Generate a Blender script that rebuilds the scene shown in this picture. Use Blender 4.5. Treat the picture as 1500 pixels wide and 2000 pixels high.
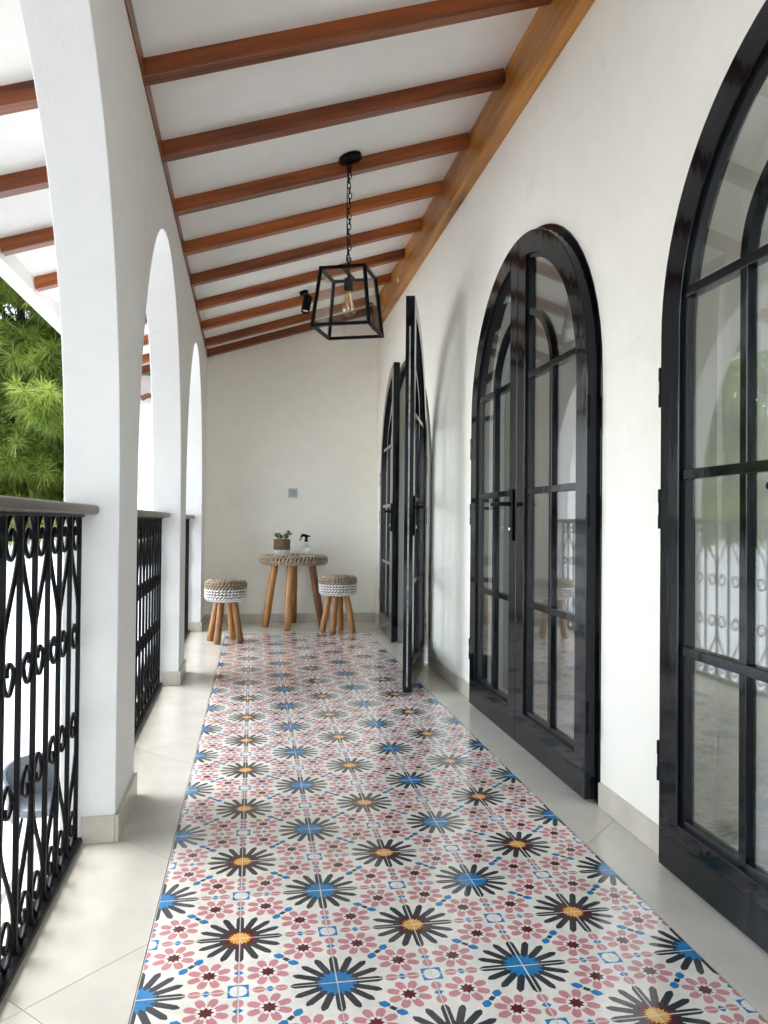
import bpy, bmesh, math, random
from mathutils import Vector, Matrix, geometry
from math import sin, cos, pi, sqrt, radians

random.seed(7)
scene = bpy.context.scene
for o in list(bpy.data.objects):
    bpy.data.objects.remove(o, do_unlink=True)
col = scene.collection

# ------------------------------------------------------------------ camera
CAM_H, YAW, PITCH, ROLL, FPX = 0.9484, 0.1679, 0.0129, -0.0095, 1504.88


def camera_axes():
    rows = []
    for e in (Vector((1, 0, 0)), Vector((0, 1, 0)), Vector((0, 0, 1))):
        c, s = cos(YAW), sin(YAW)
        xr, zf, yu = c * e.x - s * e.y, s * e.x + c * e.y, e.z
        c, s = cos(PITCH), sin(PITCH)
        zf, yu = c * zf + s * yu, -s * zf + c * yu
        c, s = cos(ROLL), sin(ROLL)
        xr, yu = c * xr - s * yu, s * xr + c * yu
        rows.append((xr, yu, -zf))
    return rows


cam_data = bpy.data.cameras.new('camera')
cam = bpy.data.objects.new('camera', cam_data)
col.objects.link(cam)
A = camera_axes()
cam.matrix_world = Matrix(((A[0][0], A[0][1], A[0][2], 0), (A[1][0], A[1][1], A[1][2], 0),
                           (A[2][0], A[2][1], A[2][2], CAM_H), (0, 0, 0, 1)))
cam_data.sensor_fit = 'VERTICAL'
cam_data.sensor_height = 36.0
cam_data.sensor_width = 27.0
cam_data.lens = FPX / 2000.0 * 36.0
cam_data.clip_start = 0.02
cam_data.clip_end = 500
scene.camera = cam

# ------------------------------------------------------------------ world, sun, exposure
SUN_EL, SUN_AZ = radians(66), radians(-66)      # azimuth from +Y towards +X: the light comes from the garden side
world = bpy.data.worlds.new('World')
scene.world = world
world.use_nodes = True
nt = world.node_tree
nt.nodes.clear()
sky = nt.nodes.new('ShaderNodeTexSky')
sky.sky_type = 'NISHITA'
sky.sun_disc = False
sky.sun_elevation = SUN_EL
sky.sun_rotation = SUN_AZ
sky.air_density = 1.0
sky.dust_density = 1.5
sky.ozone_density = 1.0
hs = nt.nodes.new('ShaderNodeHueSaturation')
hs.inputs['Saturation'].default_value = 0.56
hs.inputs['Value'].default_value = 1.0
bg = nt.nodes.new('ShaderNodeBackground')
bg.inputs['Strength'].default_value = 0.15
wo = nt.nodes.new('ShaderNodeOutputWorld')
nt.links.new(sky.outputs[0], hs.inputs['Color'])
nt.links.new(hs.outputs[0], bg.inputs['Color'])
nt.links.new(bg.outputs[0], wo.inputs['Surface'])

sd = bpy.data.lights.new('sun', 'SUN')
sd.energy = 0.5
sd.angle = radians(28)
sd.color = (1.0, 0.98, 0.95)
sun = bpy.data.objects.new('sun', sd)
col.objects.link(sun)
sdir = Vector((sin(SUN_AZ) * cos(SUN_EL), cos(SUN_AZ) * cos(SUN_EL), sin(SUN_EL)))
sun.rotation_euler = sdir.to_track_quat('Z', 'Y').to_euler()
sun.location = sdir * 30

scene.view_settings.view_transform = 'Standard'
scene.view_settings.look = 'None'
scene.view_settings.gamma = 1.0
scene.view_settings.use_curve_mapping = False
scene.view_settings.exposure = 3.25
scene.render.engine = 'CYCLES'
cy = scene.cycles
cy.max_bounces = 16
cy.diffuse_bounces = 12
cy.glossy_bounces = 5
cy.transmission_bounces = 6
cy.transparent_max_bounces = 24
cy.caustics_reflective = False
cy.caustics_refractive = False
cy.sample_clamp_indirect = 6.0
cy.use_denoising = True
try:
    cy.denoiser = 'OPENIMAGEDENOISE'
    cy.denoising_input_passes = 'RGB_ALBEDO_NORMAL'
except Exception:
    pass

# ------------------------------------------------------------------ materials
M = {}


def nodes_of(name):
    m = bpy.data.materials.new(name)
    m.use_nodes = True
    t = m.node_tree
    b = t.nodes['Principled BSDF']
    M[name] = m
    return m, t, b


def N(t, kind, **kw):
    n = t.nodes.new(kind)
    for k, v in kw.items():
        if k in n.inputs:
            n.inputs[k].default_value = v
        else:
            setattr(n, k, v)
    return n


def noise(t, scale, detail=4, rough=0.55, vec=None, dist=0.0):
    n = t.nodes.new('ShaderNodeTexNoise')
    n.inputs['Scale'].default_value = scale
    n.inputs['Detail'].default_value = detail
    n.inputs['Roughness'].default_value = rough
    n.inputs['Distortion'].default_value = dist
    if vec is not None:
        t.links.new(vec, n.inputs['Vector'])
    return n


def ramp(t, fac, stops):
    r = t.nodes.new('ShaderNodeValToRGB')
    e = r.color_ramp.elements
    while len(e) < len(stops):
        e.new(0.5)
    for i, (p, c) in enumerate(stops):
        e[i].position = p
        e[i].color = (*c, 1) if len(c) == 3 else c
    t.links.new(fac, r.inputs['Fac'])
    return r


def coord(t, scale=(1, 1, 1), rot=(0, 0, 0), kind='Object', rand=0.0):
    tc = t.nodes.new('ShaderNodeTexCoord')
    mp = t.nodes.new('ShaderNodeMapping')
    mp.inputs['Scale'].default_value = scale
    mp.inputs['Rotation'].default_value = rot
    src = tc.outputs[kind]
    if rand:
        oi = t.nodes.new('ShaderNodeObjectInfo')
        mu = t.nodes.new('ShaderNodeMath')
        mu.operation = 'MULTIPLY'
        mu.inputs[1].default_value = rand
        t.links.new(oi.outputs['Random'], mu.inputs[0])
        va = t.nodes.new('ShaderNodeVectorMath')
        va.operation = 'ADD'
        t.links.new(src, va.inputs[0])
        t.links.new(mu.outputs[0], va.inputs[1])
        src = va.outputs[0]
    t.links.new(src, mp.inputs['Vector'])
    return mp.outputs[0]


def bump(t, b, h, strength=0.2, dist=0.002):
    n = t.nodes.new('ShaderNodeBump')
    n.inputs['Strength'].default_value = strength
    n.inputs['Distance'].default_value = dist
    t.links.new(h, n.inputs['Height'])
    t.links.new(n.outputs[0], b.inputs['Normal'])
    return n


def simple(name, c, rough=0.5, metal=0.0, var=0.0, scale=30, bmp=0.0, spec=0.5, kind='Object', rand=0.0, bdist=0.002):
    m, t, b = nodes_of(name)
    b.inputs['Base Color'].default_value = (*c, 1)
    b.inputs['Roughness'].default_value = rough
    b.inputs['Metallic'].default_value = metal
    b.inputs['Specular IOR Level'].default_value = spec
    if var or bmp:
        v = coord(t, kind=kind, rand=rand)
        n = noise(t, scale, 6, 0.6, v)
        if var:
            lo = tuple(max(0, x * (1 - var)) for x in c)
            hi = tuple(min(1, x * (1 + var * .7)) for x in c)
            r = ramp(t, n.outputs['Fac'], [(0.3, lo), (0.7, hi)])
            t.links.new(r.outputs[0], b.inputs['Base Color'])
        if bmp:
            bump(t, b, n.outputs['Fac'], bmp, bdist)
    return m


def plaster(name, c, bmp=0.12):
    m, t, b = nodes_of(name)
    v = coord(t, kind='Object')
    big = noise(t, 0.9, 4, 0.55, v)
    fine = noise(t, 95, 3, 0.6, v)
    mid = noise(t, 9, 5, 0.6, v)
    r = ramp(t, big.outputs['Fac'], [(0.3, tuple(x * .965 for x in c)), (0.7, c)])
    r2 = ramp(t, mid.outputs['Fac'], [(0.25, (0.955, 0.955, 0.95)), (0.6, (1, 1, 1))])
    mx = t.nodes.new('ShaderNodeMix')
    mx.data_type = 'RGBA'
    mx.blend_type = 'MULTIPLY'
    mx.inputs['Factor'].default_value = 0.8
    t.links.new(r.outputs[0], mx.inputs['A'])
    t.links.new(r2.outputs[0], mx.inputs['B'])
    # sparse little scuffs and pin marks, broken up by noise
    vo = t.nodes.new('ShaderNodeTexVoronoi')
    vo.inputs['Scale'].default_value = 3.1
    wv = t.nodes.new('ShaderNodeVectorMath')
    wv.operation = 'MULTIPLY_ADD'
    wv.inputs[1].default_value = (0.05, 0.05, 0.05)
    t.links.new(noise(t, 30, 3, 0.6, v).outputs['Color'], wv.inputs[0])
    t.links.new(v, wv.inputs[2])
    t.links.new(wv.outputs[0], vo.inputs['Vector'])
    sr = ramp(t, vo.outputs['Distance'], [(0.018, (0.62, 0.58, 0.52)), (0.034, (1, 1, 1))])
    st = noise(t, 2.4, 6, 0.7, v)
    s2 = ramp(t, st.outputs['Fac'], [(0.28, (0.90, 0.885, 0.86)), (0.40, (1, 1, 1))])
    m2 = t.nodes.new('ShaderNodeMix')
    m2.data_type = 'RGBA'
    m2.blend_type = 'MULTIPLY'
    m2.inputs['Factor'].default_value = 0.55
    t.links.new(mx.outputs['Result'], m2.inputs['A'])
    t.links.new(sr.outputs[0], m2.inputs['B'])
    m3 = t.nodes.new('ShaderNodeMix')
    m3.data_type = 'RGBA'
    m3.blend_type = 'MULTIPLY'
    m3.inputs['Factor'].default_value = 0.6
    t.links.new(m2.outputs['Result'], m3.inputs['A'])
    t.links.new(s2.outputs[0], m3.inputs['B'])
    t.links.new(m3.outputs['Result'], b.inputs['Base Color'])
    b.inputs['Roughness'].default_value = 0.62
    b.inputs['Specular IOR Level'].default_value = 0.35
    ad = t.nodes.new('ShaderNodeMath')
    ad.operation = 'MULTIPLY_ADD'
    ad.inputs[1].default_value = 2.2
    t.links.new(mid.outputs['Fac'], ad.inputs[0])
    t.links.new(fine.outputs['Fac'], ad.inputs[2])
    bump(t, b, ad.outputs[0], bmp * 1.7, 0.005)
    return m


def wood(name, dark, light, axis, rough=0.38, knots=True):
    """grain runs along the object's local axis (0 x, 1 y, 2 z)"""
    m, t, b = nodes_of(name)
    sc = [34, 34, 34]
    sc[axis] = 1.6
    v = coord(t, scale=tuple(sc), kind='Object', rand=9.0)
    sc2 = [5.0, 5.0, 5.0]
    sc2[axis] = 0.8
    v2 = coord(t, scale=tuple(sc2), kind='Object', rand=17.0)
    g = noise(t, 1.0, 7, 0.62, v, 0.6)
    l = noise(t, 1.0, 4, 0.5, v2, 1.2)
    mixf = t.nodes.new('ShaderNodeMath')
    mixf.operation = 'MULTIPLY_ADD'
    mixf.inputs[1].default_value = 0.55
    t.links.new(g.outputs['Fac'], mixf.inputs[0])
    h = t.nodes.new('ShaderNodeMath')
    h.operation = 'MULTIPLY'
    h.inputs[1].default_value = 0.5
    t.links.new(l.outputs['Fac'], h.inputs[0])
    t.links.new(h.outputs[0], mixf.inputs[2])
    r = ramp(t, mixf.outputs[0], [(0.40, dark), (0.51, tuple((a + c) / 2 for a, c in zip(dark, light))), (0.63, light)])
    out = r.outputs[0]
    # each piece a little lighter or darker than the next
    oi = t.nodes.new('ShaderNodeObjectInfo')
    rr = ramp(t, oi.outputs['Random'], [(0.0, (0.52, 0.42, 0.36)), (0.5, (0.85, 0.78, 0.72)), (1.0, (1.15, 1.12, 1.08))])
    mx = t.nodes.new('ShaderNodeMix')
    mx.data_type = 'RGBA'
    mx.blend_type = 'MULTIPLY'
    mx.inputs['Factor'].default_value = 0.9
    t.links.new(out, mx.inputs['A'])
    t.links.new(rr.outputs[0], mx.inputs['B'])
    out = mx.outputs['Result']
    if knots:
        sk = [9.0, 9.0, 9.0]
        sk[axis] = 3.4
        vk = coord(t, scale=tuple(sk), kind='Object', rand=23.0)
        vo = t.nodes.new('ShaderNodeTexVoronoi')
        vo.inputs['Scale'].default_value = 0.5
        t.links.new(vk, vo.inputs['Vector'])
        kr = ramp(t, vo.outputs['Distance'], [(0.06, (0.16, 0.10, 0.07)), (0.11, (0.55, 0.45, 0.38)), (0.24, (1, 1, 1))])
        mk = t.nodes.new('ShaderNodeMix')
        mk.data_type = 'RGBA'
        mk.blend_type = 'MULTIPLY'
        mk.inputs['Factor'].default_value = 0.85
        t.links.new(out, mk.inputs['A'])
        t.links.new(kr.outputs[0], mk.inputs['B'])
        out = mk.outputs['Result']
    t.links.new(out, b.inputs['Base Color'])
    b.inputs['Roughness'].default_value = rough
    bump(t, b, g.outputs['Fac'], 0.25, 0.0015)
    return m


def cement(name, c, rough=0.13):
    m, t, b = nodes_of(name)
    v = coord(t, kind='Object', rand=5.0)
    n = noise(t, 28, 6, 0.65, v)
    n2 = noise(t, 320, 2, 0.6, v)
    lo = tuple(x * .86 for x in c)
    hi = tuple(min(1, x * 1.08 + .006) for x in c)
    r = ramp(t, n.outputs['Fac'], [(0.28, lo), (0.72, hi)])
    sp = ramp(t, n2.outputs['Fac'], [(0.27, (0.72, 0.72, 0.72)), (0.36, (1, 1, 1))])
    mx = t.nodes.new('ShaderNodeMix')
    mx.data_type = 'RGBA'
    mx.blend_type = 'MULTIPLY'
    mx.inputs['Factor'].default_value = 0.5
    t.links.new(r.outputs[0], mx.inputs['A'])
    t.links.new(sp.outputs[0], mx.inputs['B'])
    oi = t.nodes.new('ShaderNodeObjectInfo')
    tv = ramp(t, oi.outputs['Random'], [(0.0, (0.88, 0.88, 0.87)), (0.5, (0.97, 0.96, 0.95)), (1.0, (1.05, 1.04, 1.03))])
    mt = t.nodes.new('ShaderNodeMix')
    mt.data_type = 'RGBA'
    mt.blend_type = 'MULTIPLY'
    mt.inputs['Factor'].default_value = 1.0
    t.links.new(mx.outputs['Result'], mt.inputs['A'])
    t.links.new(tv.outputs[0], mt.inputs['B'])
    t.links.new(mt.outputs['Result'], b.inputs['Base Color'])
    rr = t.nodes.new('ShaderNodeMapRange')
    rr.inputs['To Min'].default_value = rough - 0.06
    rr.inputs['To Max'].default_value = rough + 0.12
    n3 = noise(t, 9, 4, 0.6, v)
    t.links.new(n3.outputs['Fac'], rr.inputs['Value'])
    t.links.new(rr.outputs[0], b.inputs['Roughness'])
    b.inputs['Specular IOR Level'].default_value = 0.5
    b.inputs['Coat Weight'].default_value = 0.35
    b.inputs['Coat Roughness'].default_value = 0.03
    bump(t, b, n3.outputs['Fac'], 0.05, 0.002)
    return m


def glass(name, tint=(0.93, 0.96, 0.95), f0=0.045, panes=1.0):
    m = bpy.data.materials.new(name)
    m.use_nodes = True
    t = m.node_tree
    t.nodes.clear()
    out = t.nodes.new('ShaderNodeOutputMaterial')
    tr = t.nodes.new('ShaderNodeBsdfTransparent')
    tr.inputs[0].default_value = (*tint, 1)
    gl = t.nodes.new('ShaderNodeBsdfGlossy')
    gl.inputs['Roughness'].default_value = 0.004
    lw = t.nodes.new('ShaderNodeLayerWeight')
    lw.inputs['Blend'].default_value = 0.5
    pw = t.nodes.new('ShaderNodeMath')
    pw.operation = 'POWER'
    pw.inputs[1].default_value = 5.0
    t.links.new(lw.outputs['Facing'], pw.inputs[0])
    ma = t.nodes.new('ShaderNodeMath')
    ma.operation = 'MULTIPLY_ADD'
    ma.inputs[1].default_value = 1 - f0
    ma.inputs[2].default_value = f0
    t.links.new(pw.outputs[0], ma.inputs[0])
    up = t.nodes.new('ShaderNodeMath')
    up.operation = 'ADD'
    up.inputs[1].default_value = 1.0
    t.links.new(ma.outputs[0], up.inputs[0])
    dv = t.nodes.new('ShaderNodeMath')
    dv.operation = 'DIVIDE'
    t.links.new(ma.outputs[0], dv.inputs[0])
    t.links.new(up.outputs[0], dv.inputs[1])
    tw = t.nodes.new('ShaderNodeMath')
    tw.operation = 'MULTIPLY'
    tw.inputs[1].default_value = panes
    t.links.new(dv.outputs[0], tw.inputs[0])
    mx = t.nodes.new('ShaderNodeMixShader')
    t.links.new(tw.outputs[0], mx.inputs[0])
    t.links.new(tr.outputs[0], mx.inputs[1])
    t.links.new(gl.outputs[0], mx.inputs[2])
    t.links.new(mx.outputs[0], out.inputs['Surface'])
    M[name] = m
    return m


def leafy(name, c1, c2, trans=0.35, rough=0.5):
    m = bpy.data.materials.new(name)
    m.use_nodes = True
    t = m.node_tree
    b = t.nodes['Principled BSDF']
    out = t.nodes['Material Output']
    v = coord(t, kind='Object')
    n = noise(t, 2.6, 4, 0.6, v)
    r = ramp(t, n.outputs['Fac'], [(0.3, c1), (0.7, c2)])
    t.links.new(r.outputs[0], b.inputs['Base Color'])
    b.inputs['Roughness'].default_value = rough
    tl = t.nodes.new('ShaderNodeBsdfTranslucent')
    t.links.new(r.outputs[0], tl.inputs['Color'])
    mx = t.nodes.new('ShaderNodeMixShader')
    mx.inputs[0].default_value = trans
    t.links.new(b.outputs[0], mx.inputs[1])
    t.links.new(tl.outputs[0], mx.inputs[2])
    t.links.new(mx.outputs[0], out.inputs['Surface'])
    M[name] = m
    return m


plaster('wall_paint', (0.87, 0.845, 0.755))
plaster('arcade_paint', (0.85, 0.845, 0.81))
plaster('ceiling_paint', (0.87, 0.86, 0.82), 0.05)
plaster('garden_paint', (0.80, 0.80, 0.79))
plaster('room_paint', (0.66, 0.65, 0.62), 0.03)
wood('rafter_wood', (0.11, 0.021, 0.003), (0.42, 0.115, 0.013), 0, 0.34)
wood('ledger_wood', (0.25, 0.088, 0.012), (0.72, 0.35, 0.07), 1, 0.4)
wood('leg_wood', (0.19, 0.075, 0.018), (0.50, 0.25, 0.075), 2, 0.42)
wood('handrail_wood', (0.06, 0.042, 0.031), (0.18, 0.135, 0.10), 1, 0.32, False)
simple('iron', (0.0028, 0.003, 0.003), 0.40, 0.0, 0.3, 60, 0.1, 0.14)
simple('door_paint', (0.0028, 0.0042, 0.0062), 0.085, 0.0, 0.15, 3, 0.0, 0.28)
_t = M['door_paint'].node_tree
_v = coord(_t, scale=(7, 7, 2.2), kind='Object', rand=3.0)
_n = noise(_t, 1.6, 3, 0.5, _v)
bump(_t, _t.nodes['Principled BSDF'], _n.outputs['Fac'], 0.12, 0.012)
simple('door_bead', (0.006, 0.007, 0.008), 0.25)
simple('steel', (0.55, 0.55, 0.55), 0.3, 1.0)
simple('black_metal', (0.002, 0.002, 0.002), 0.42, 0, 0, 1, 0, 0.12)
simple('white_plastic', (0.75, 0.75, 0.74), 0.35)
simple('grey_plastic', (0.060, 0.068, 0.075), 0.4, 0, 0.25, 70, 0.05)
simple('dull_seal', (0.30, 0.30, 0.29), 0.7, 0, 0.6, 25)
simple('switch_plate', (0.42, 0.44, 0.45), 0.35)
simple('switch_grey', (0.30, 0.33, 0.36), 0.3)
simple('beige_tile', (0.57, 0.54, 0.46), 0.2, 0.0, 0.10, 5, 0.03, 0.5, 'Object', 4.0)
simple('skirting_beige', (0.54, 0.495, 0.415), 0.34, 0.0, 0.13, 9, 0.03, 0.5, 'Object', 4.0)
simple('grout', (0.22, 0.21, 0.195), 0.85, 0, 0.2, 200)
simple('light_grout', (0.62, 0.60, 0.57), 0.85, 0, 0.2, 200)
cement('cement_cream', (0.82, 0.79, 0.70))
cement('cement_pink', (0.58, 0.25, 0.26))
cement('cement_dark', (0.034, 0.041, 0.048))
cement('cement_blue', (0.016, 0.205, 0.46))
cement('cement_yellow', (0.80, 0.44, 0.095))
cement('cement_maroon', (0.115, 0.012, 0.014))
cement('cement_white', (0.82, 0.80, 0.75))
glass('door_glass', (0.95, 0.97, 0.96), 0.055, 2.0)
glass('clear_glass', (0.98, 0.98, 0.97), 0.03)
glass('bottle_glass', (0.90, 0.93, 0.94), 0.12)
glass('bulb_glass', (0.97, 0.90, 0.72), 0.22)
simple('filament', (0.75, 0.45, 0.15), 0.4, 0.6)
simple('rope_natural', (0.38, 0.295, 0.195), 0.8, 0, 0.45, 40, 0.3)
simple('rope_white', (0.74, 0.72, 0.69), 0.75, 0, 0.12, 40, 0.2)
simple('rope_dark', (0.20, 0.125, 0.065), 0.85, 0, 0.4, 40, 0.3)
simple('rope_core', (0.14, 0.095, 0.055), 0.9)
simple('core_white', (0.42, 0.40, 0.38), 0.9)
leafy('plant_leaf', (0.035, 0.085, 0.022), (0.10, 0.19, 0.05), 0.2)
leafy('pine_needle', (0.08, 0.15, 0.02), (0.32, 0.38, 0.06), 0.45)
leafy('broad_leaf', (0.030, 0.075, 0.022), (0.085, 0.15, 0.04), 0.3)
simple('bark', (0.022, 0.016, 0.012), 0.9, 0, 0.5, 18, 0.8, 0.3, 'Object', 0, 0.02)
leafy('curtain_cloth', (0.82, 0.81, 0.77), (0.88, 0.87, 0.83), 0.6, 0.9)
simple('terracotta', (0.20, 0.075, 0.05), 0.75, 0, 0.5, 14, 0.4, 0.3, 'Object', 3.0, 0.01)
simple('concrete', (0.74, 0.73, 0.71), 0.8, 0, 0.15, 1.2, 0.1)
simple('added_paving', (0.12, 0.12, 0.115), 0.7, 0, 0.3, 3, 0.1)  # kept dark so the added patch bounces little light upwards
simple('soil', (0.10, 0.085, 0.06), 0.95, 0, 0.4, 4, 0.3)
simple('room_tile', (0.55, 0.52, 0.47), 0.3, 0, 0.1, 3)
simple('dark_glass', (0.02, 0.022, 0.025), 0.08)

# ------------------------------------------------------------------ mesh helpers


class MB:
    def __init__(self):
        self.v, self.f, self.m = [], [], []

    def add(self, verts, faces, mi=0, mat=None):
        o = len(self.v)
        for p in verts:
            p = Vector(p)
            if mat is not None:
                p = mat @ p
            self.v.append(tuple(p))
        for f in faces:
            self.f.append(tuple(i + o for i in f))
            self.m.append(mi)
        return self

    def box(self, lo, hi, mi=0, mat=None):
        x0, y0, z0 = lo
        x1, y1, z1 = hi
        vs = [(x0, y0, z0), (x1, y0, z0), (x1, y1, z0), (x0, y1, z0), (x0, y0, z1), (x1, y0, z1), (x1, y1, z1), (x0, y1, z1)]
        return self.add(vs, [(3, 2, 1, 0), (4, 5, 6, 7), (0, 1, 5, 4), (1, 2, 6, 5), (2, 3, 7, 6), (3, 0, 4, 7)], mi, mat)

    def prism(self, poly, axis, a, b, mi=0, mat=None, shift=None):
        """poly: 2-D points; axis 0: (y,z) spread along x, 1: (x,z) along y, 2: (x,y) along z. concave allowed"""
        n = len(poly)

        def P(p, d):
            return {0: (d, p[0], p[1]), 1: (p[0], d, p[1]), 2: (p[0], p[1], d)}[axis]
        vs = [P(p, a) for p in poly] + [P(p, b) for p in poly]
        tri = geometry.tessellate_polygon([[Vector((p[0], p[1], 0)) for p in poly]])
        fs = [tuple(reversed(t)) for t in tri] + [tuple(i + n for i in t) for t in tri]
        fs += [(i, (i + 1) % n, (i + 1) % n + n, i + n) for i in range(n)]
        return self.add(vs, fs, mi, mat)

    def tube(self, path, r, n=8, closed=False, mi=0, mat=None, ry=None, cap=True):
        path = [Vector(p) for p in path]
        k = len(path)
        rs = r if isinstance(r, (list, tuple)) else [r] * k
        vs, fs = [], []
        up = None
        for i, p in enumerate(path):
            if closed:
                d = path[(i + 1) % k] - path[i - 1]
            else:
                d = path[min(i + 1, k - 1)] - path[max(i - 1, 0)]
            d.normalize()
            if up is None:
                up = Vector((1, 0, 0)) if abs(d.x) < .9 else Vector((0, 0, 1))
            a = (up - d * up.dot(d)).normalized()
            b = d.cross(a)
            up = a
            for j in range(n):
                an = 2 * pi * j / n
                vs.append(p + a * cos(an) * (ry if ry else rs[i]) + b * sin(an) * rs[i])
        rings = k if closed else k - 1
        for i in range(rings):
            for j in range(n):
                i2 = (i + 1) % k
                fs.append((i * n + j, i * n + (j + 1) % n, i2 * n + (j + 1) % n, i2 * n + j))
        if not closed and cap:
            fs.append(tuple(reversed(range(n))))
            fs.append(tuple((k - 1) * n + j for j in range(n)))
        return self.add(vs, fs, mi, mat)

    def lathe(self, prof, n=24, mi=0, mat=None, cap=True):
        vs, fs = [], []
        for r, z in prof:
            for j in range(n):
                a = 2 * pi * j / n
                vs.append((r * cos(a), r * sin(a), z))
        for i in range(len(prof) - 1):
            for j in range(n):
                fs.append((i * n + j, i * n + (j + 1) % n, (i + 1) * n + (j + 1) % n, (i + 1) * n + j))
        if cap:
            fs.append(tuple(reversed(range(n))))
            fs.append(tuple((len(prof) - 1) * n + j for j in range(n)))
        return self.add(vs, fs, mi, mat)

    def mesh(self, name, mats, smooth=None, recalc=True):
        me = bpy.data.meshes.new(name)
        me.from_pydata(self.v, [], self.f)
        for mm in (mats if isinstance(mats, (list, tuple)) else [mats]):
            me.materials.append(M[mm])
        me.polygons.foreach_set('material_index', self.m)
        if recalc:
            bm = bmesh.new()
            bm.from_mesh(me)
            bmesh.ops.recalc_face_normals(bm, faces=bm.faces)
            bm.to_mesh(me)
            bm.free()
        if smooth is not None:
            me.polygons.foreach_set('use_smooth', [True] * len(me.polygons))
            if smooth > 0:
                try:
                    me.set_sharp_from_angle(angle=radians(smooth))
                except Exception:
                    pass
        me.update()
        return me

    def build(self, name, mats, parent=None, loc=None, rot=None, smooth=None, bevel=0.0, recalc=True):
        return link(name, self.mesh(name, mats, smooth, recalc), parent, loc, rot, bevel)


def link(name, me, parent=None, loc=None, rot=None, bevel=0.0):
    o = bpy.data.objects.new(name, me)
    col.objects.link(o)
    if parent is not None:
        o.parent = parent
    if loc is not None:
        o.location = loc
    if rot is not None:
        o.rotation_euler = rot
    if bevel:
        b = o.modifiers.new('bevel', 'BEVEL')
        b.width = bevel
        b.segments = 2
        b.limit_method = 'ANGLE'
        b.angle_limit = radians(40)
    return o


def empty(name, loc=(0, 0, 0), rot=(0, 0, 0)):
    o = bpy.data.objects.new(name, None)
    o.empty_display_size = 0.1
    col.objects.link(o)
    o.location = loc
    o.rotation_euler = rot
    return o


def tag(o, label, cat, group=None):
    o['label'] = label
    o['category'] = cat
    if group:
        o['group'] = group
    return o


def struct(o):
    o['kind'] = 'structure'
    return o


def spline(pts, per=8):
    pts = [Vector(p) for p in pts]
    out = []
    for i in range(len(pts) - 1):
        p0 = pts[max(i - 1, 0)]
        p1, p2 = pts[i], pts[i + 1]
        p3 = pts[min(i + 2, len(pts) - 1)]
        for k in range(per):
            s = k / per
            out.append(0.5 * ((2 * p1) + (-p0 + p2) * s + (2 * p0 - 5 * p1 + 4 * p2 - p3) * s * s + (-p0 + 3 * p1 - 3 * p2 + p3) * s ** 3))
    out.append(pts[-1])
    return out


# ------------------------------------------------------------------ main dimensions (metres)
RW = 1.165                     # face of the house wall
EW = 7.30                      # face of the end wall
AX, AY, AROT = -0.391, 2.38, 0.0098   # arcade wall: inner face, its column edge, slight splay
SLOPE = 0.3165
YMIN = -2.4


def ceil_z(x):
    return 2.529 + SLOPE * (x + 0.41)


# ------------------------------------------------------------------ floor
floor = struct(MB().box((-0.62, YMIN, -0.20), (RW + 0.02, EW + 0.05, -0.0075)).build('floor', 'grout'))
PX0, PY0, PS = -0.219, 1.5906, 0.2
PY_END = PY0 + 25 * PS
PX1 = PX0 + 6 * PS
MB().box((PX0 - 0.001, YMIN, -0.007), (PX1 + 0.001, PY_END + 0.001, -0.0020)).build('joint_bed', 'light_grout', floor)


def star(cx, cy, n, r1, r2, off):
    return [(cx + (r1 if k % 2 == 0 else r2) * cos(off + pi * k / n), cy + (r1 if k % 2 == 0 else r2) * sin(off + pi * k / n)) for k in range(2 * n)]


def oriented(cx, cy, ang, pts):
    c, s = cos(ang), sin(ang)
    return [(cx + c * a - s * b, cy + s * a + c * b) for a, b in pts]


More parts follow.
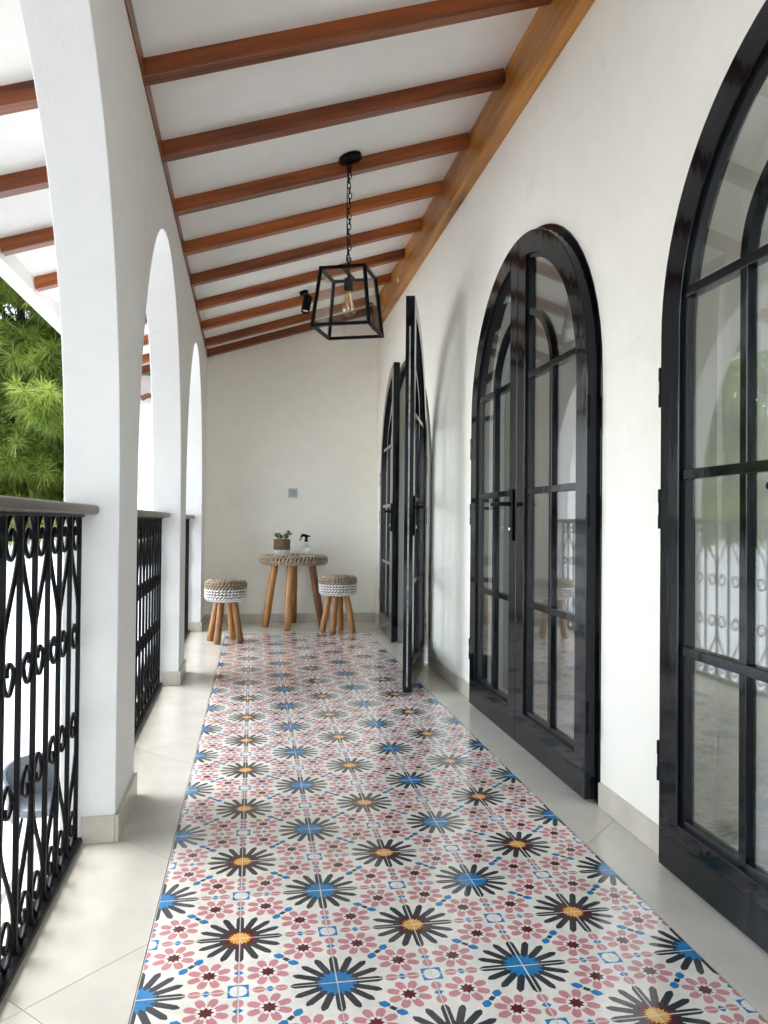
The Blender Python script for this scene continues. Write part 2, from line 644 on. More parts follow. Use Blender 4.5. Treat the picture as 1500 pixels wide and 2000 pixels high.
def tile_mesh():
    CR, PK, DK, BL, YE, MA, WH = range(7)
    polys = [([(0, 0), (1, 0), (1, 1), (0, 1)], CR)]

    def big_flower(cx, cy, blue):
        polys.append((star(cx, cy, 16, 0.245, 0.222, 0), DK))
        for k in range(16):
            polys.append((oriented(cx, cy, k * pi / 8, [(0.12, -.028), (0.25, -.040), (0.43, -.039), (0.478, -.012), (0.478, .012), (0.43, .039), (0.25, .040), (0.12, .028)]), DK))
        if blue:
            polys.append((star(cx, cy, 16, 0.222, 0.152, pi / 16), BL))
        else:
            polys.append((star(cx, cy, 16, 0.212, 0.150, pi / 16), MA))
            polys.append((star(cx, cy, 16, 0.128, 0.092, pi / 16), YE))
    big_flower(0, 0, True)
    big_flower(1, 1, False)
    for cx, cy in ((0.70, 0.30), (0.30, 0.70)):
        for k in range(8):
            a = pi / 8 + k * pi / 4
            polys.append((oriented(cx, cy, a, [(0.088, -.024), (0.125, -.044), (0.19, -.048), (0.224, -.030), (0.236, 0), (0.224, .030), (0.19, .048), (0.125, .044), (0.088, .024)]), PK))
        for k in range(8):
            a = k * pi / 4 + pi / 8
            polys.append((oriented(cx, cy, a, [(0.088 + .021 * cos(q * pi / 3), .021 * sin(q * pi / 3)) for q in range(6)]), WH))
        polys.append((star(cx, cy, 8, 0.088, 0.056, 0), MA))
    for ox, oy in ((1, 0), (0, 1)):
        polys.append(([(ox - .10, oy - .10), (ox + .10, oy - .10), (ox + .10, oy + .10), (ox - .10, oy + .10)], BL))
        o = [(.078, .035), (.055, .062), (.035, .078)]
        q = []
        for k in range(4):
            q += oriented(ox, oy, k * pi / 2, o)
        polys.append((q, WH))
        sx = -1 if ox else 1
        sy = -1 if oy else 1
        for (dx, dy) in ((sx, 0), (0, sy)):
            an = math.atan2(dy, dx)
            lens = [(-.072, 0), (-.045, -.036), (-.015, -.048), (.015, -.048), (.045, -.036), (.072, 0), (.045, .036), (.015, .048), (-.015, .048), (-.045, .036)]
            polys.append((oriented(ox + dx * .20, oy + dy * .20, an, lens), PK))
            polys.append((oriented(ox + dx * .43, oy + dy * .43, an, lens), PK))
            polys.append((oriented(ox + dx * .315, oy + dy * .315, an, [(-.044, 0), (-.006, -.042), (.006, -.042), (.044, 0), (.006, .042), (-.006, .042)]), BL))
    polys.append((oriented(.5, .5, pi / 4, [(-.036, -.026), (.036, -.026), (.036, .026), (-.036, .026)]), DK))
    lf = [(-.068, -.012), (-.03, -.044), (.03, -.044), (.068, .012), (.03, .044), (-.03, .044)]
    polys.append((oriented(.5 + .075, .5 + .075, pi / 4, lf), BL))
    polys.append((oriented(.5 - .075, .5 - .075, pi / 4, lf), BL))
    vs, fs = [], []
    for p, _ in polys:
        fs.append(list(range(len(vs), len(vs) + len(p))))
        vs += [Vector(q) for q in p]
    ov, oe, of, a_, b_, orig = geometry.delaunay_2d_cdt(vs, [], fs, 1, 1e-6)
    g = 0.013        # joint, in tile units
    mb = MB()
    S = PS * (1 - g)
    V = [((p.x - .5) * S, (p.y - .5) * S, 0) for p in ov]
    mb.v = V
    for f, og in zip(of, orig):
        if 0 not in og:
            continue
        mb.f.append(tuple(f))
        mb.m.append(polys[max(og)][1])
    h = S / 2
    ch = 0.0007
    n0 = len(mb.v)
    ring = [(-h, -h), (h, -h), (h, h), (-h, h)]
    e = h + ch
    mb.add([(x, y, -0.0001) for x, y in ring] + [(math.copysign(e, x), math.copysign(e, y), -0.0009) for x, y in ring] + [(math.copysign(e, x), math.copysign(e, y), -0.006) for x, y in ring],
           [(i, (i + 1) % 4, 4 + (i + 1) % 4, 4 + i) for i in range(4)] + [(4 + i, 4 + (i + 1) % 4, 8 + (i + 1) % 4, 8 + i) for i in range(4)], CR)
    me = mb.mesh('patterned_tile', ['cement_cream', 'cement_pink', 'cement_dark', 'cement_blue', 'cement_yellow', 'cement_maroon', 'cement_white'], recalc=False)
    for p in me.polygons:
        if p.normal.z < -0.5:
            p.flip()
    return me


tile_me = tile_mesh()
rt = random.Random(3)
for j in range(-4, 25):
    for i in range(6):
        if (i + j) % 2 == 0:
            rot = 0 if j % 2 == 0 else pi
        else:
            rot = pi / 2 if j % 2 == 0 else -pi / 2
        link('patterned_tile', tile_me, floor, (PX0 + (i + .5) * PS + rt.gauss(0, .0003), PY0 + (j + .5) * PS + rt.gauss(0, .0003), rt.uniform(-.0003, .0003)),
             (rt.gauss(0, .0011), rt.gauss(0, .0011), rot))


def clip(poly, x0, y0, x1, y1):
    def cut(p, ins, inter):
        out = []
        for i in range(len(p)):
            a, b = p[i - 1], p[i]
            ia, ib = ins(a), ins(b)
            if ib:
                if not ia:
                    out.append(inter(a, b))
                out.append(b)
            elif ia:
                out.append(inter(a, b))
        return out
    ix = lambda c: (lambda a, b: (c, a[1] + (b[1] - a[1]) * (c - a[0]) / (b[0] - a[0])))
    iy = lambda c: (lambda a, b: (a[0] + (b[0] - a[0]) * (c - a[1]) / (b[1] - a[1]), c))
    for ins, it in ((lambda p: p[0] >= x0, ix(x0)), (lambda p: p[0] <= x1, ix(x1)), (lambda p: p[1] >= y0, iy(y0)), (lambda p: p[1] <= y1, iy(y1))):
        poly = cut(poly, ins, it)
        if len(poly) < 3:
            return []
    return poly


def beige_floor(x0, y0, x1, y1):
    D = 0.8485
    g = 0.0011
    for a in range(-14, 14):
        for b in range(-14, 14):
            u0, u1 = 1.165 + a * D + g, 1.165 + (a + 1) * D - g       # x + y
            w0, w1 = -2.02 + b * D + g, -2.02 + (b + 1) * D - g       # x - y
            q = [((u + w) / 2, (u - w) / 2) for u, w in ((u0, w0), (u1, w0), (u1, w1), (u0, w1))]
            q = clip(q, x0, y0, x1, y1)
            if len(q) >= 3:
                ar = abs(sum(q[i - 1][0] * q[i][1] - q[i][0] * q[i - 1][1] for i in range(len(q)))) / 2
                if ar < 2e-4:
                    continue
                cx = sum(p[0] for p in q) / len(q)
                cyy = sum(p[1] for p in q) / len(q)
                q = [(p[0] - cx, p[1] - cyy) for p in q]
                MB().prism(q, 2, -0.007, 0.0).build('beige_floor_tile', 'beige_tile', floor, (cx, cyy, rt.uniform(-.0002, .0002)))


beige_floor(-0.60, -0.6, PX0 - 0.0025, EW - 0.002)
beige_floor(PX1 + 0.0025, -0.6, RW + 0.018, EW - 0.002)
beige_floor(PX0 - 0.0015, PY_END + 0.0025, PX1 + 0.0015, EW - 0.002)

# ------------------------------------------------------------------ house wall with three arched openings
DOORS = [(1.28, 0.732, 1.468), (3.183, 0.732, 1.470), (5.92, 0.925, 1.300)]     # centre, half width, spring height


def arch_pts(c, r, z0, n=28, h=None):
    h = h or r
    return [(c - r * cos(pi * k / n), z0 + h * sin(pi * k / n)) for k in range(n + 1)]


poly = [(YMIN, -0.2)]
for c, r, z0 in DOORS:
    poly.append((c - r, -0.2))
    poly += arch_pts(c, r, z0)
    poly.append((c + r, -0.2))
poly += [(EW + 0.2, -0.2), (EW + 0.2, 3.05), (YMIN, 3.05)]
house_wall = MB().prism(poly, 0, RW, RW + 0.14).build('house_wall', 'wall_paint')
tag(house_wall, 'long off-white plastered wall pierced by the arched black doors', 'wall')


def skirting(parent, length, height=0.080, thick=0.012, n_at=0.6, loc=(0, 0, 0), rz=0.0, inv=None):
    """pieces of skirting tile along local +x, standing proud on local -y"""
    x = 0.0
    while x < length - 0.01:
        l = min(n_at, length - x)
        MB().box((x + .0008, -thick, 0.0005), (x + l - .0008, 0.004, height + rt.uniform(-.001, .001))).build('skirting_tile', 'skirting_beige', parent, loc, (0, 0, rz), bevel=0.0015)
        x += l


# skirting between the doors (runs along -y so that it faces the veranda)
for ya, yb in ((2.045, 2.445), (3.925, 4.985), (6.85, EW - 0.013)):
    skirting(house_wall, yb - ya, loc=(RW, yb, 0), rz=-pi / 2)

end_wall = MB().box((-0.62, EW, -0.2), (RW - 0.001, EW + 0.2, 3.05)).build('end_wall', 'wall_paint')
tag(end_wall, 'plain off-white end wall behind the small round table', 'wall')
skirting(end_wall, 1.575, loc=(-0.425, EW, 0), rz=0)

# ------------------------------------------------------------------ arcade
HW, ZS, HA = 0.9025, 1.02, 1.23
PER, COLW, ATH = 2.19, 0.385, 0.157
poly = [(-4.6, -0.2)]
for k in range(-1, 3):
    a = COLW + PER * (k - 1)
    b = PER * k
    poly.append((a, -0.2))
    poly += arch_pts((a + b) / 2, HW, ZS, 36, HA)
    poly.append((b, -0.2))
poly += [(EW - AY, -0.2), (EW - AY, 2.60), (-4.6, 2.60)]
mb = MB().prism(poly, 0, -ATH, 0)
mb.v = [(x, y, 2.555 + SLOPE * x) if z > 2.55 else (x, y, z) for x, y, z in mb.v]
arcade = mb.build('arcade_wall', 'arcade_paint', None, (AX, AY, 0), (0, 0, AROT), bevel=0.003)
tag(arcade, 'white arcade wall of slim square columns and tall arches beside the railings', 'wall')
for k in (-1, 0, 1, 2):
    y0 = PER * k
    y1 = y0 + COLW if k < 2 else EW - AY - 0.014
    t, h = 0.011, 0.080
    MB().box((0.0005, y0 - t, 0.0005), (t, y1 + (t if k < 2 else 0), h)).build('skirting_tile', 'skirting_beige', arcade, bevel=0.0015)
    MB().box((-0.092, y0 - t, 0.0005), (0.0, y0 - 0.0005, h - .001)).build('skirting_tile', 'skirting_beige', arcade, bevel=0.0015)
    if k < 2:
        MB().box((-0.092, y1 + 0.0005, 0.0005), (0.0, y1 + t, h - .001)).build('skirting_tile', 'skirting_beige', arcade, bevel=0.0015)

# ------------------------------------------------------------------ roof
roof = empty('veranda_roof', (0, 0, 2.4))
tag(roof, 'sloping white veranda ceiling carried on brown timber rafters', 'roof')


def R3(p):
    return (p[0], p[1], p[2] - 2.4)


X0r, X1r = -1.34, 1.33
mb = MB()
mb.add([R3(p) for p in [(X0r, YMIN, ceil_z(X0r)), (X1r, YMIN, ceil_z(X1r)), (X1r, EW + .2, ceil_z(X1r)), (X0r, EW + .2, ceil_z(X0r)),
                        (X0r, YMIN, ceil_z(X0r) + .07), (X1r, YMIN, ceil_z(X1r) + .07), (X1r, EW + .2, ceil_z(X1r) + .07), (X0r, EW + .2, ceil_z(X0r) + .07)]],
       [(3, 2, 1, 0), (4, 5, 6, 7), (0, 1, 5, 4), (1, 2, 6, 5), (2, 3, 7, 6), (3, 0, 4, 7)])
mb.build('ceiling_panel', 'ceiling_paint', roof)
# rafters, one shared mesh
xa, xb = -1.205, 1.101
L = (xb - xa) / cos(math.atan(SLOPE))
rm = MB().box((-L / 2, -0.029, -0.0325), (L / 2, 0.029, 0.0325)).mesh('rafter', 'rafter_wood')
ymax = 2.79
for k in range(-8, 9):
    yf = ymax + 0.585 * k if k < 8 else EW - 0.006
    xm = (xa + xb) / 2
    link('rafter', rm, roof, R3((xm, yf - 0.03, ceil_z(xm) - 0.0335)), (rt.gauss(0, .006), -math.atan(SLOPE), rt.gauss(0, .001)), bevel=0.002)
# ledger on the house wall
mb = MB()
mb.prism([(1.100, 2.79), (RW + .004, 2.79), (RW + .004, ceil_z(RW) + .02), (1.100, ceil_z(1.1) + .02)], 1, YMIN, EW - 0.001)
o = mb.build('ledger_beam', 'ledger_wood', roof, (0, 0, -2.4), bevel=0.004)
# plate on the arcade wall
mb = MB()
mb.prism([(0.0, 2.466), (0.005, 2.466), (0.005, 2.54), (0.0, 2.54)], 1, -4.6, EW - AY - .001)
mb.build('wall_plate', 'rafter_wood', roof, (AX + .0005, AY, -2.4), (0, 0, AROT))
# white fascia along the eave
MB().box((-1.265, YMIN, 2.19), (-1.205, EW + .19, 2.29)).build('fascia_board', 'arcade_paint', roof, (0, 0, -2.4), bevel=0.004)

# small white sensor on the ledger
o = MB().lathe([(0.0, 0), (0.017, 0), (0.019, .004), (0.016, .009), (0, .011)], 20, 0, Matrix.Rotation(-pi / 2, 4, 'Y')).build('ceiling_sensor', 'white_plastic', None, (1.0995, 5.92, 2.845), smooth=40)
tag(o, 'tiny round white button sensor fixed to the long timber beam', 'sensor')

# ------------------------------------------------------------------ railings
HR_Z0, HR_Z1 = 0.962, 0.990
RXC = -0.109          # bar centre line in the arcade's local frame
half0 = spline([(0, .034, .640), (0, .034, .654), (0, .052, .664), (0, .080, .640), (0, .050, .602), (0, .016, .628), (0, .0085, .70), (0, .022, .742), (0, .082, .835), (0, .1035, .885),
               (0, .094, .932), (0, .056, .957), (0, .015, .928), (0, .017, .890), (0, .050, .866), (0, .082, .898), (0, .058, .926), (0, .040, .916), (0, .040, .904)], 6)
half = [Vector((0, p.y * 1.059, 0.948 - (0.948 - p.z) * 1.059)) for p in half0]
scroll_r = MB().tube(half, 0.0037, 8, ry=0.0054).mesh('scroll', 'iron', smooth=50)
scroll_l = MB().tube([(p.x, -p.y, p.z) for p in half], 0.0037, 8, ry=0.0054).mesh('scroll', 'iron', smooth=50)
scroll_rb = MB().tube([(p.x, p.y, 0.976 - p.z) for p in half], 0.0037, 8, ry=0.0054).mesh('scroll', 'iron', smooth=50)
scroll_lb = MB().tube([(p.x, -p.y, 0.976 - p.z) for p in half], 0.0037, 8, ry=0.0054).mesh('scroll', 'iron', smooth=50)
bar_me = MB().box((-.0058, -.0058, 0.018), (.0058, .0058, 0.965)).mesh('baluster', 'iron')


def railing(k, label):
    a = COLW + PER * (k - 1)
    b = PER * k
    root = empty('iron_railing', (AX + RXC * cos(AROT), AY, 0), (0, 0, AROT))
    tag(root, label, 'railing', 'scrolled railings between the columns')
    # handrail with a rounded end butting on each column
    mb = MB()
    sec = []
    w0, w1 = -0.052, 0.052
    rr = 0.010
    for cx, cz, a0 in ((w1 - rr, HR_Z1 - rr, 0), (w0 + rr, HR_Z1 - rr, 90), (w0 + rr, HR_Z0 + rr, 180), (w1 - rr, HR_Z0 + rr, 270)):
        for q in range(4):
            an = radians(a0 + q * 30)
            sec.append((cx + rr * cos(an), cz + rr * sin(an)))
    mb.prism(sec, 1, a - 0.0, b)
    mb.build('handrail', 'handrail_wood', root, smooth=35)
    MB().box((-.020, a, .006), (.020, b, .0185)).build('bottom_rail', 'iron', root, bevel=0.001)
    MB().box((-.012, a, .9545), (.012, b, .9615)).build('top_rail', 'iron', root)
    n = 16
    s = 0.12
    last = b - 0.127            # the last centre bar, close to the column
    i = 0
    y = b - 0.012
    ys = []
    while y > a + 0.01:
        ys.append(y)
        y -= s
    for i, y in enumerate(ys):
        link('baluster', bar_me, root, (0, y, 0), bevel=0.0015)
        if i % 2 == 0:
            for me in (scroll_r, scroll_l, scroll_rb, scroll_lb):
                sg = 1 if me in (scroll_r, scroll_rb) else -1
                if a + 0.01 < y + sg * 0.1 < b + .01:
                    link('scroll', me, root, (0, y, 0))
    return root


railing(0, 'tall black scrolled iron railing with brown handrail in front of the pine tree')
railing(1, 'black scrolled iron railing in the arch between two white columns')
railing(2, 'black scrolled iron railing in the last arch beside the end wall')

# ------------------------------------------------------------------ doors
BARS = (0.600, 1.070, 1.555)


def rect(mb, u0, v0, u1, v1, w0, w1):
    mb.box((u0, min(w0, w1), v0), (u1, max(w0, w1), v1))


def make_leaf(root, R, ZSP, side, hinge, ang_u, z=0.012, handle=True, knob=False):
    """leaf in local x = along its width from the hinge, z = up, y = depth into the room (side -1 mirrors the depth)"""
    d = side
    to, tm, br, T = 0.092, 0.095, 0.140, 0.050
    n = 22
    outer = [(0, 0), (R - .003, 0)]
    inner = [(to, br), (R - tm, br)]
    # arch from the meeting edge down to the hinge side
    for k in range(n + 1):
        an = pi / 2 + (pi / 2) * k / n
        outer.append((R + R * cos(an) - (.003 if k == 0 else 0), ZSP + R * sin(an)))
    Ri = R - to
    a_start = math.acos(-tm / Ri)
    for k in range(n + 1):
        an = a_start + (pi - a_start) * k / n
        inner.append((R + Ri * cos(an), ZSP + Ri * sin(an)))
    mb = MB()
    m = len(outer)
    vs = [(u, 0, v) for u, v in outer] + [(u, 0, v) for u, v in inner] + [(u, d * T, v) for u, v in outer] + [(u, d * T, v) for u, v in inner]
    fs = []
    for i in range(m):
        j = (i + 1) % m
        fs += [(i, j, m + j, m + i), (2 * m + i, 3 * m + i, 3 * m + j, 2 * m + j), (i, 2 * m + i, 2 * m + j, j), (m + i, m + j, 3 * m + j, 3 * m + i)]
    mb.add(vs, fs)
    leaf = mb.build('leaf', 'door_paint', root, hinge, (0, 0, ang_u), bevel=0.0025)
    # glazing bead set back inside the leaf
    mb = MB()
    b_in = []
    bw = 0.016
    Rb = Ri - bw
    ab = math.acos(-(tm + bw) / Rb)
    b_in = [(to + bw, br + bw), (R - tm - bw, br + bw)]
    for k in range(n + 1):
        an = ab + (pi - ab) * k / n
        b_in.append((R + Rb * cos(an), ZSP + Rb * sin(an)))
    y0, y1 = d * 0.013, d * 0.037
    vs = [(u, y0, v) for u, v in inner] + [(u, y0, v) for u, v in b_in] + [(u, y1, v) for u, v in inner] + [(u, y1, v) for u, v in b_in]
    fs = []
    for i in range(m):
        j = (i + 1) % m
        fs += [(i, j, m + j, m + i), (2 * m + i, 3 * m + i, 3 * m + j, 2 * m + j), (m + i, m + j, 3 * m + j, 3 * m + i)]
    mb.add(vs, fs)
    mb.build('glazing_bead', 'door_bead', leaf)
    # bars
    u0, u1 = to + bw, R - tm - bw
    uc = (u0 + u1) / 2
    bw2 = 0.0135

    def arch_u(v):      # inner edge at height v
        if v <= ZSP:
            return u0
        return R - sqrt(max(Rb * Rb - (v - ZSP) ** 2, 0))
    for v in BARS:
        mb = MB()
        rect(mb, arch_u(v) - .006, v - bw2, R - tm, v + bw2, d * .009, d * .041)
        mb.build('muntin', 'door_paint', leaf, bevel=0.002)
    mb = MB()
    rect(mb, uc - bw2, br, uc + bw2, BARS[2], d * .0105, d * .0395)
    mb.build('muntin', 'door_paint', leaf, bevel=0.002)
    # quarter arch above the top bar
    Rq = R - uc
    hq = min(Rq, ZSP + Rb - BARS[2] - 0.10, 0.285)
    u_end = R - tm
    an_e = math.acos(min(1, (R - u_end) / Rq))
    pa, pb = [], []
    for k in range(15):
        an = an_e * k / 14
        pa.append((R - (Rq + bw2) * cos(an), BARS[2] + (hq + bw2) * sin(an)))
        pb.append((R - (Rq - bw2) * cos(an), BARS[2] + (hq - bw2) * sin(an)))
    mb = MB()
    q = len(pa)
    vs = [(u, d * .0105, v) for u, v in pa] + [(u, d * .0105, v) for u, v in pb] + [(u, d * .0395, v) for u, v in pa] + [(u, d * .0395, v) for u, v in pb]
    fs = []
    for i in range(q - 1):
        fs += [(i, i + 1, q + i + 1, q + i), (2 * q + i, 3 * q + i, 3 * q + i + 1, 2 * q + i + 1), (i, 2 * q + i, 2 * q + i + 1, i + 1), (q + i, q + i + 1, 3 * q + i + 1, 3 * q + i)]
    mb.add(vs, fs)
    mb.build('muntin', 'door_paint', leaf)
    # panes: two columns by three rows, then the arched heads
    gy0, gy1 = d * .023, d * .028
    rows = [(br + bw, BARS[0]), (BARS[0], BARS[1]), (BARS[1], BARS[2])]
    e = 0.004
    for v0, v1 in rows:
        for a, b in ((None, uc), (uc, u1)):
            if a is None:
                pts = [(b - e, v0 + e), (b - e, v1 - e)]
                for k in range(9):
                    v = v1 - e - (v1 - v0 - 2 * e) * k / 8
                    pts.append((arch_u(v) - e, v))
            else:
                pts = [(a + e, v0 + e), (b + e, v0 + e), (b + e, v1 - e), (a + e, v1 - e)]
            MB().prism(pts, 1, min(gy0, gy1), max(gy0, gy1)).build('pane', 'door_glass', leaf)
    head_in = [(R - Rq * cos(an_e * k / 14) + e, BARS[2] + e + (hq - e) * sin(an_e * k / 14)) for k in range(15)] + [(u1 + e, BARS[2] + e)]
    MB().prism(head_in, 1, min(gy0, gy1), max(gy0, gy1)).build('pane', 'door_glass', leaf)
    outp = []
    for k in range(16):
        v = BARS[2] + e
        an0 = pi - math.asin(max(-1, min(1, (v - ZSP) / Rb)))
        an = an0 + (ab - an0) * k / 15
        outp.append((R + (Rb + e) * cos(an), ZSP + (Rb + e) * sin(an)))
    head_out = outp + [(R - Rq * cos(an_e * k / 14), BARS[2] + e + hq * sin(an_e * k / 14)) for k in range(14, -1, -1)]
    MB().prism(head_out, 1, min(gy0, gy1), max(gy0, gy1)).build('pane', 'door_glass', leaf)
    # hinges on the hinge edge
    for v in (0.28, 0.98, 1.32):
        mb = MB()
        mb.lathe([(.0065, -.055), (.0065, -.018), (.0052, -.017), (.0052, .017), (.0065, .018), (.0065, .055)], 10)
        mb.build('hinge', 'black_metal', leaf, (-0.006, d * 0.004, v), smooth=40)
    if handle:
        hy = -d * 0.001
        mb = MB()
        mb.box((R - 0.066, min(hy, hy - d * .009), 0.86), (R - 0.030, max(hy, hy - d * .009), 1.085))
        p = mb.build('handle', 'black_metal', leaf, bevel=0.003)
        mb = MB()
        mb.tube([(R - .048, hy - d * .008, 1.02), (R - .048, hy - d * .045, 1.02), (R - .052, hy - d * .052, 1.02), (R - .175, hy - d * .052, 1.02)], 0.0095, 10)
        mb.build('lever', 'black_metal', leaf, smooth=40)
        mb = MB().lathe([(.0085, 0), (.0085, .006), (0.006, .008)], 14, 0, Matrix.Rotation(d * pi / 2, 4, 'X'))
        mb.build('keyhole', 'steel', leaf, (R - .048, hy - d * .009, 0.91), smooth=40)
    return leaf


def door_frame(root, c, r, zs):
    fw = 0.046
    ro, ri = r - .002, r - .002 - fw
    po = [(c - ro, 0.0)] + arch_pts(c, ro, zs, 36) + [(c + ro, 0.0)]
    pi_ = [(c - ri, 0.0)] + arch_pts(c, ri, zs, 36) + [(c + ri, 0.0)]
    m = len(po)
    x0, x1 = RW - 0.004, RW + 0.045
    vs = [(x0, a, b) for a, b in po] + [(x0, a, b) for a, b in pi_] + [(x1, a, b) for a, b in po] + [(x1, a, b) for a, b in pi_]
    fs = []
    for i in range(m - 1):
        j = i + 1
        fs += [(i, j, m + j, m + i), (2 * m + i, 3 * m + i, 3 * m + j, 2 * m + j), (i, 2 * m + i, 2 * m + j, j), (m + i, m + j, 3 * m + j, 3 * m + i)]
    fs += [(0, m, 3 * m, 2 * m), (m - 1, 3 * m - 1, 4 * m - 1, 2 * m - 1)]
    mb = MB().add(vs, fs)
    mb.v = [(x, y - root.location.y, z) for x, y, z in mb.v]
    mb.v = [(x - root.location.x, y, z) for x, y, z in mb.v]
    mb.build('frame', 'door_paint', root, bevel=0.002)
    MB().box((RW + .002 - root.location.x, c - r + .05 - root.location.y, -.06), (RW + .139 - root.location.x, c + r - .05 - root.location.y, 0.006)).build('threshold', 'white_plastic', root, bevel=0.002)


LX = 1.118        # front face of the closed leaves
labels = ['largest arched black glazed door, cut off by the picture edge',
          'closed arched black double door between the open door and the largest door',
          'arched black double door with one leaf swung open onto the tiles']
for i, (c, r, zs) in enumerate(DOORS):
    root = empty('arched_door', (RW, c, 0))
    tag(root, labels[i], 'door', 'arched black double doors')
    door_frame(root, c, r, zs)
    R = r - 0.022
    if i < 2:
        make_leaf(root, R, zs - .012, -1, (LX - RW, -R, .012), pi / 2, handle=False)
        make_leaf(root, R, zs - .012, 1, (LX - RW, R, .012), -pi / 2, handle=True)
    else:
        # far leaf slightly ajar, near leaf swung right back
        make_leaf(root, R, zs - .012, 1, (LX - RW, R, .012), -pi / 2 - radians(3.0), handle=True)
        ol = make_leaf(root, R, zs - .012, -1, (LX - RW + .02, -R, .012), pi / 2 + radians(162.5), handle=True)
        door1 = root
        MB().box((R - .004, -.030, .03), (R - .0012, -.021, 2.02)).build('edge_strip', 'dull_seal', ol)

# padlock and key tag hanging at the far leaf's handle
pk = empty('padlock', (1.045, 5.10, 0.93))
tag(pk, 'small steel padlock with a white key tag hanging at the open door', 'padlock')

# ------------------------------------------------------------------ room behind the doors
room = struct(MB().box((RW + .1405, YMIN, -0.2), (5.2, EW + .2, -0.002)).build('room_floor', 'room_tile'))
mb = MB()
ws = [(-2.2, 0.1), (0.3, 1.9)]  # openings added in the unseen back wall to let daylight brighten the room
prev = YMIN
for a, b in ws:
    mb.box((5.2, prev, -.2), (5.35, a, 3.0))
    mb.box((5.2, a, -.2), (5.35, b, .05))
    mb.box((5.2, a, 2.75), (5.35, b, 3.0))
    prev = b
mb.box((5.2, prev, -.2), (5.35, EW + .2, 3.0))
struct(mb.build('room_back_wall', 'room_paint'))
struct(MB().box((RW + .1405, YMIN - .15, -.2), (5.35, YMIN - .001, 3.0)).build('room_side_wall', 'room_paint'))
struct(MB().box((RW + .1405, EW + .001, -.2), (5.2, EW + .15, 3.0)).build('room_end_wall', 'room_paint'))
struct(MB().box((RW + .1405, YMIN - .15, 2.9), (5.35, EW + .2, 3.0)).build('room_ceiling', 'room_paint'))


def curtain(y0, y1, label, folds, seed, x=1.395, top=2.55, tie=0.0):
    rr = random.Random(seed)
    n, mz = folds * 10, 26
    vs, fs = [], []
    ph = [rr.uniform(0, 6) for _ in range(6)]
    for side in (0, 1):
        for j in range(mz + 1):
            v = j / mz
            for i in range(n + 1):
                u = i / n
                w = folds * 2 * pi * u
                y = y0 + (y1 - y0) * (u + 0.02 * sin(w * .5 + ph[0] + v * 2))
                y = y + tie * (1 - v) ** 2 * (y1 - y) * .0
                a = 0.036 + .016 * sin(3.1 * u + ph[1]) + .006 * sin(5 * v + ph[4])
                xx = x + a * sin(w + ph[2] + .6 * sin(2.4 * v + 4 * u)) + .012 * sin(2.3 * w + ph[3]) + side * .003
                vs.append((xx - x, y - y0, 0.015 + (top - .015) * v))
    q = (n + 1) * (mz + 1)
    for j in range(mz):
        for i in range(n):
            a = j * (n + 1) + i
            fs.append((a, a + 1, a + n + 2, a + n + 1))
            fs.append((q + a, q + a + n + 1, q + a + n + 2, q + a + 1))
    for i in range(n):
        fs.append((i, q + i, q + i + 1, i + 1))
    o = MB().add(vs, fs).build('curtain', 'curtain_cloth', None, (x, y0, 0), smooth=0)
    return tag(o, label, 'curtain', 'sheer curtains inside the doors')


curtain(1.70, 2.50, 'pale sheer curtain hanging in folds behind the largest door', 6, 1)
curtain(0.45, 0.98, 'pale sheer curtain behind the largest door, mostly outside the picture', 6, 2)
curtain(4.08, 4.86, 'pale curtain behind the far leaf of the closed double door', 6, 3)
curtain(2.36, 2.80, 'pale curtain behind the near leaf of the closed double door', 5, 4)
curtain(6.02, 6.95, 'pale curtain behind the ajar leaf of the open door', 8, 5)

# ------------------------------------------------------------------ lantern
PC = (0.462, 3.868)
lan = empty('pendant_lantern', (PC[0], PC[1], ceil_z(PC[0])))
tag(lan, 'black metal and glass lantern hanging on a chain from the ceiling', 'lantern')
sl = math.atan(SLOPE)
MB().lathe([(0, -.001), (.058, -.001), (.060, -.006), (.058, -.022), (.050, -.026), (.012, -.028), (.012, -.036), (0, -.036)], 32, 0, Matrix.Rotation(-sl, 4, 'Y')).build('ceiling_plate', 'black_metal', lan, (0, 0, -.001), smooth=40)
zt, zb = 2.205 - ceil_z(PC[0]), 1.915 - ceil_z(PC[0])
lrot = radians(-22.5)
lm = MB()
pth = []
for k in range(20):
    a = 2 * pi * k / 20
    pth.append((0.0085 * cos(a), 0, 0.0145 * math.copysign(1, sin(a)) * (1 if abs(sin(a)) > 0 else 0) * (0.5 if abs(sin(a)) > .01 else 0) + 0.0085 * sin(a)))
lm.tube(pth, 0.0024, 7, closed=True)
link_me = lm.mesh('chain_link', 'black_metal', smooth=50)
z = -0.046
k = 0
while z > zt + 0.075:
    link('chain_link', link_me, lan, (0.003 * sin(k * 1.3), 0, z), (0, rt.gauss(0, .06), lrot + (pi / 2 if k % 2 else 0.25) + rt.gauss(0, .12)))
    z -= 0.0262
    k += 1
MB().tube(spline([(-.006, .004, -.03), (-.011, .004, -.2), (-.009, .006, -.4), (-.004, .002, zt + .07)], 6), 0.0025, 6).build('cable', 'black_metal', lan, smooth=50)
MB().tube([(0, 0, zt + .005), (0, 0, zt + .06)], 0.006, 10).tube([(0.012 * cos(a), 0, zt + .07 + .012 * sin(a)) for a in [2 * pi * q / 14 for q in range(14)]], 0.003, 6, closed=True).build('stem', 'black_metal', lan, smooth=50)
HT, HB = 0.1120, 0.144


def corner(q, h, z):
    a = lrot + pi / 4 + q * pi / 2
    return Vector((h * sqrt(2) * cos(a), h * sqrt(2) * sin(a), z))


def bar_between(mb, p, q, w=0.0062):
    mb.tube([p, q], w * 1.2, 4)


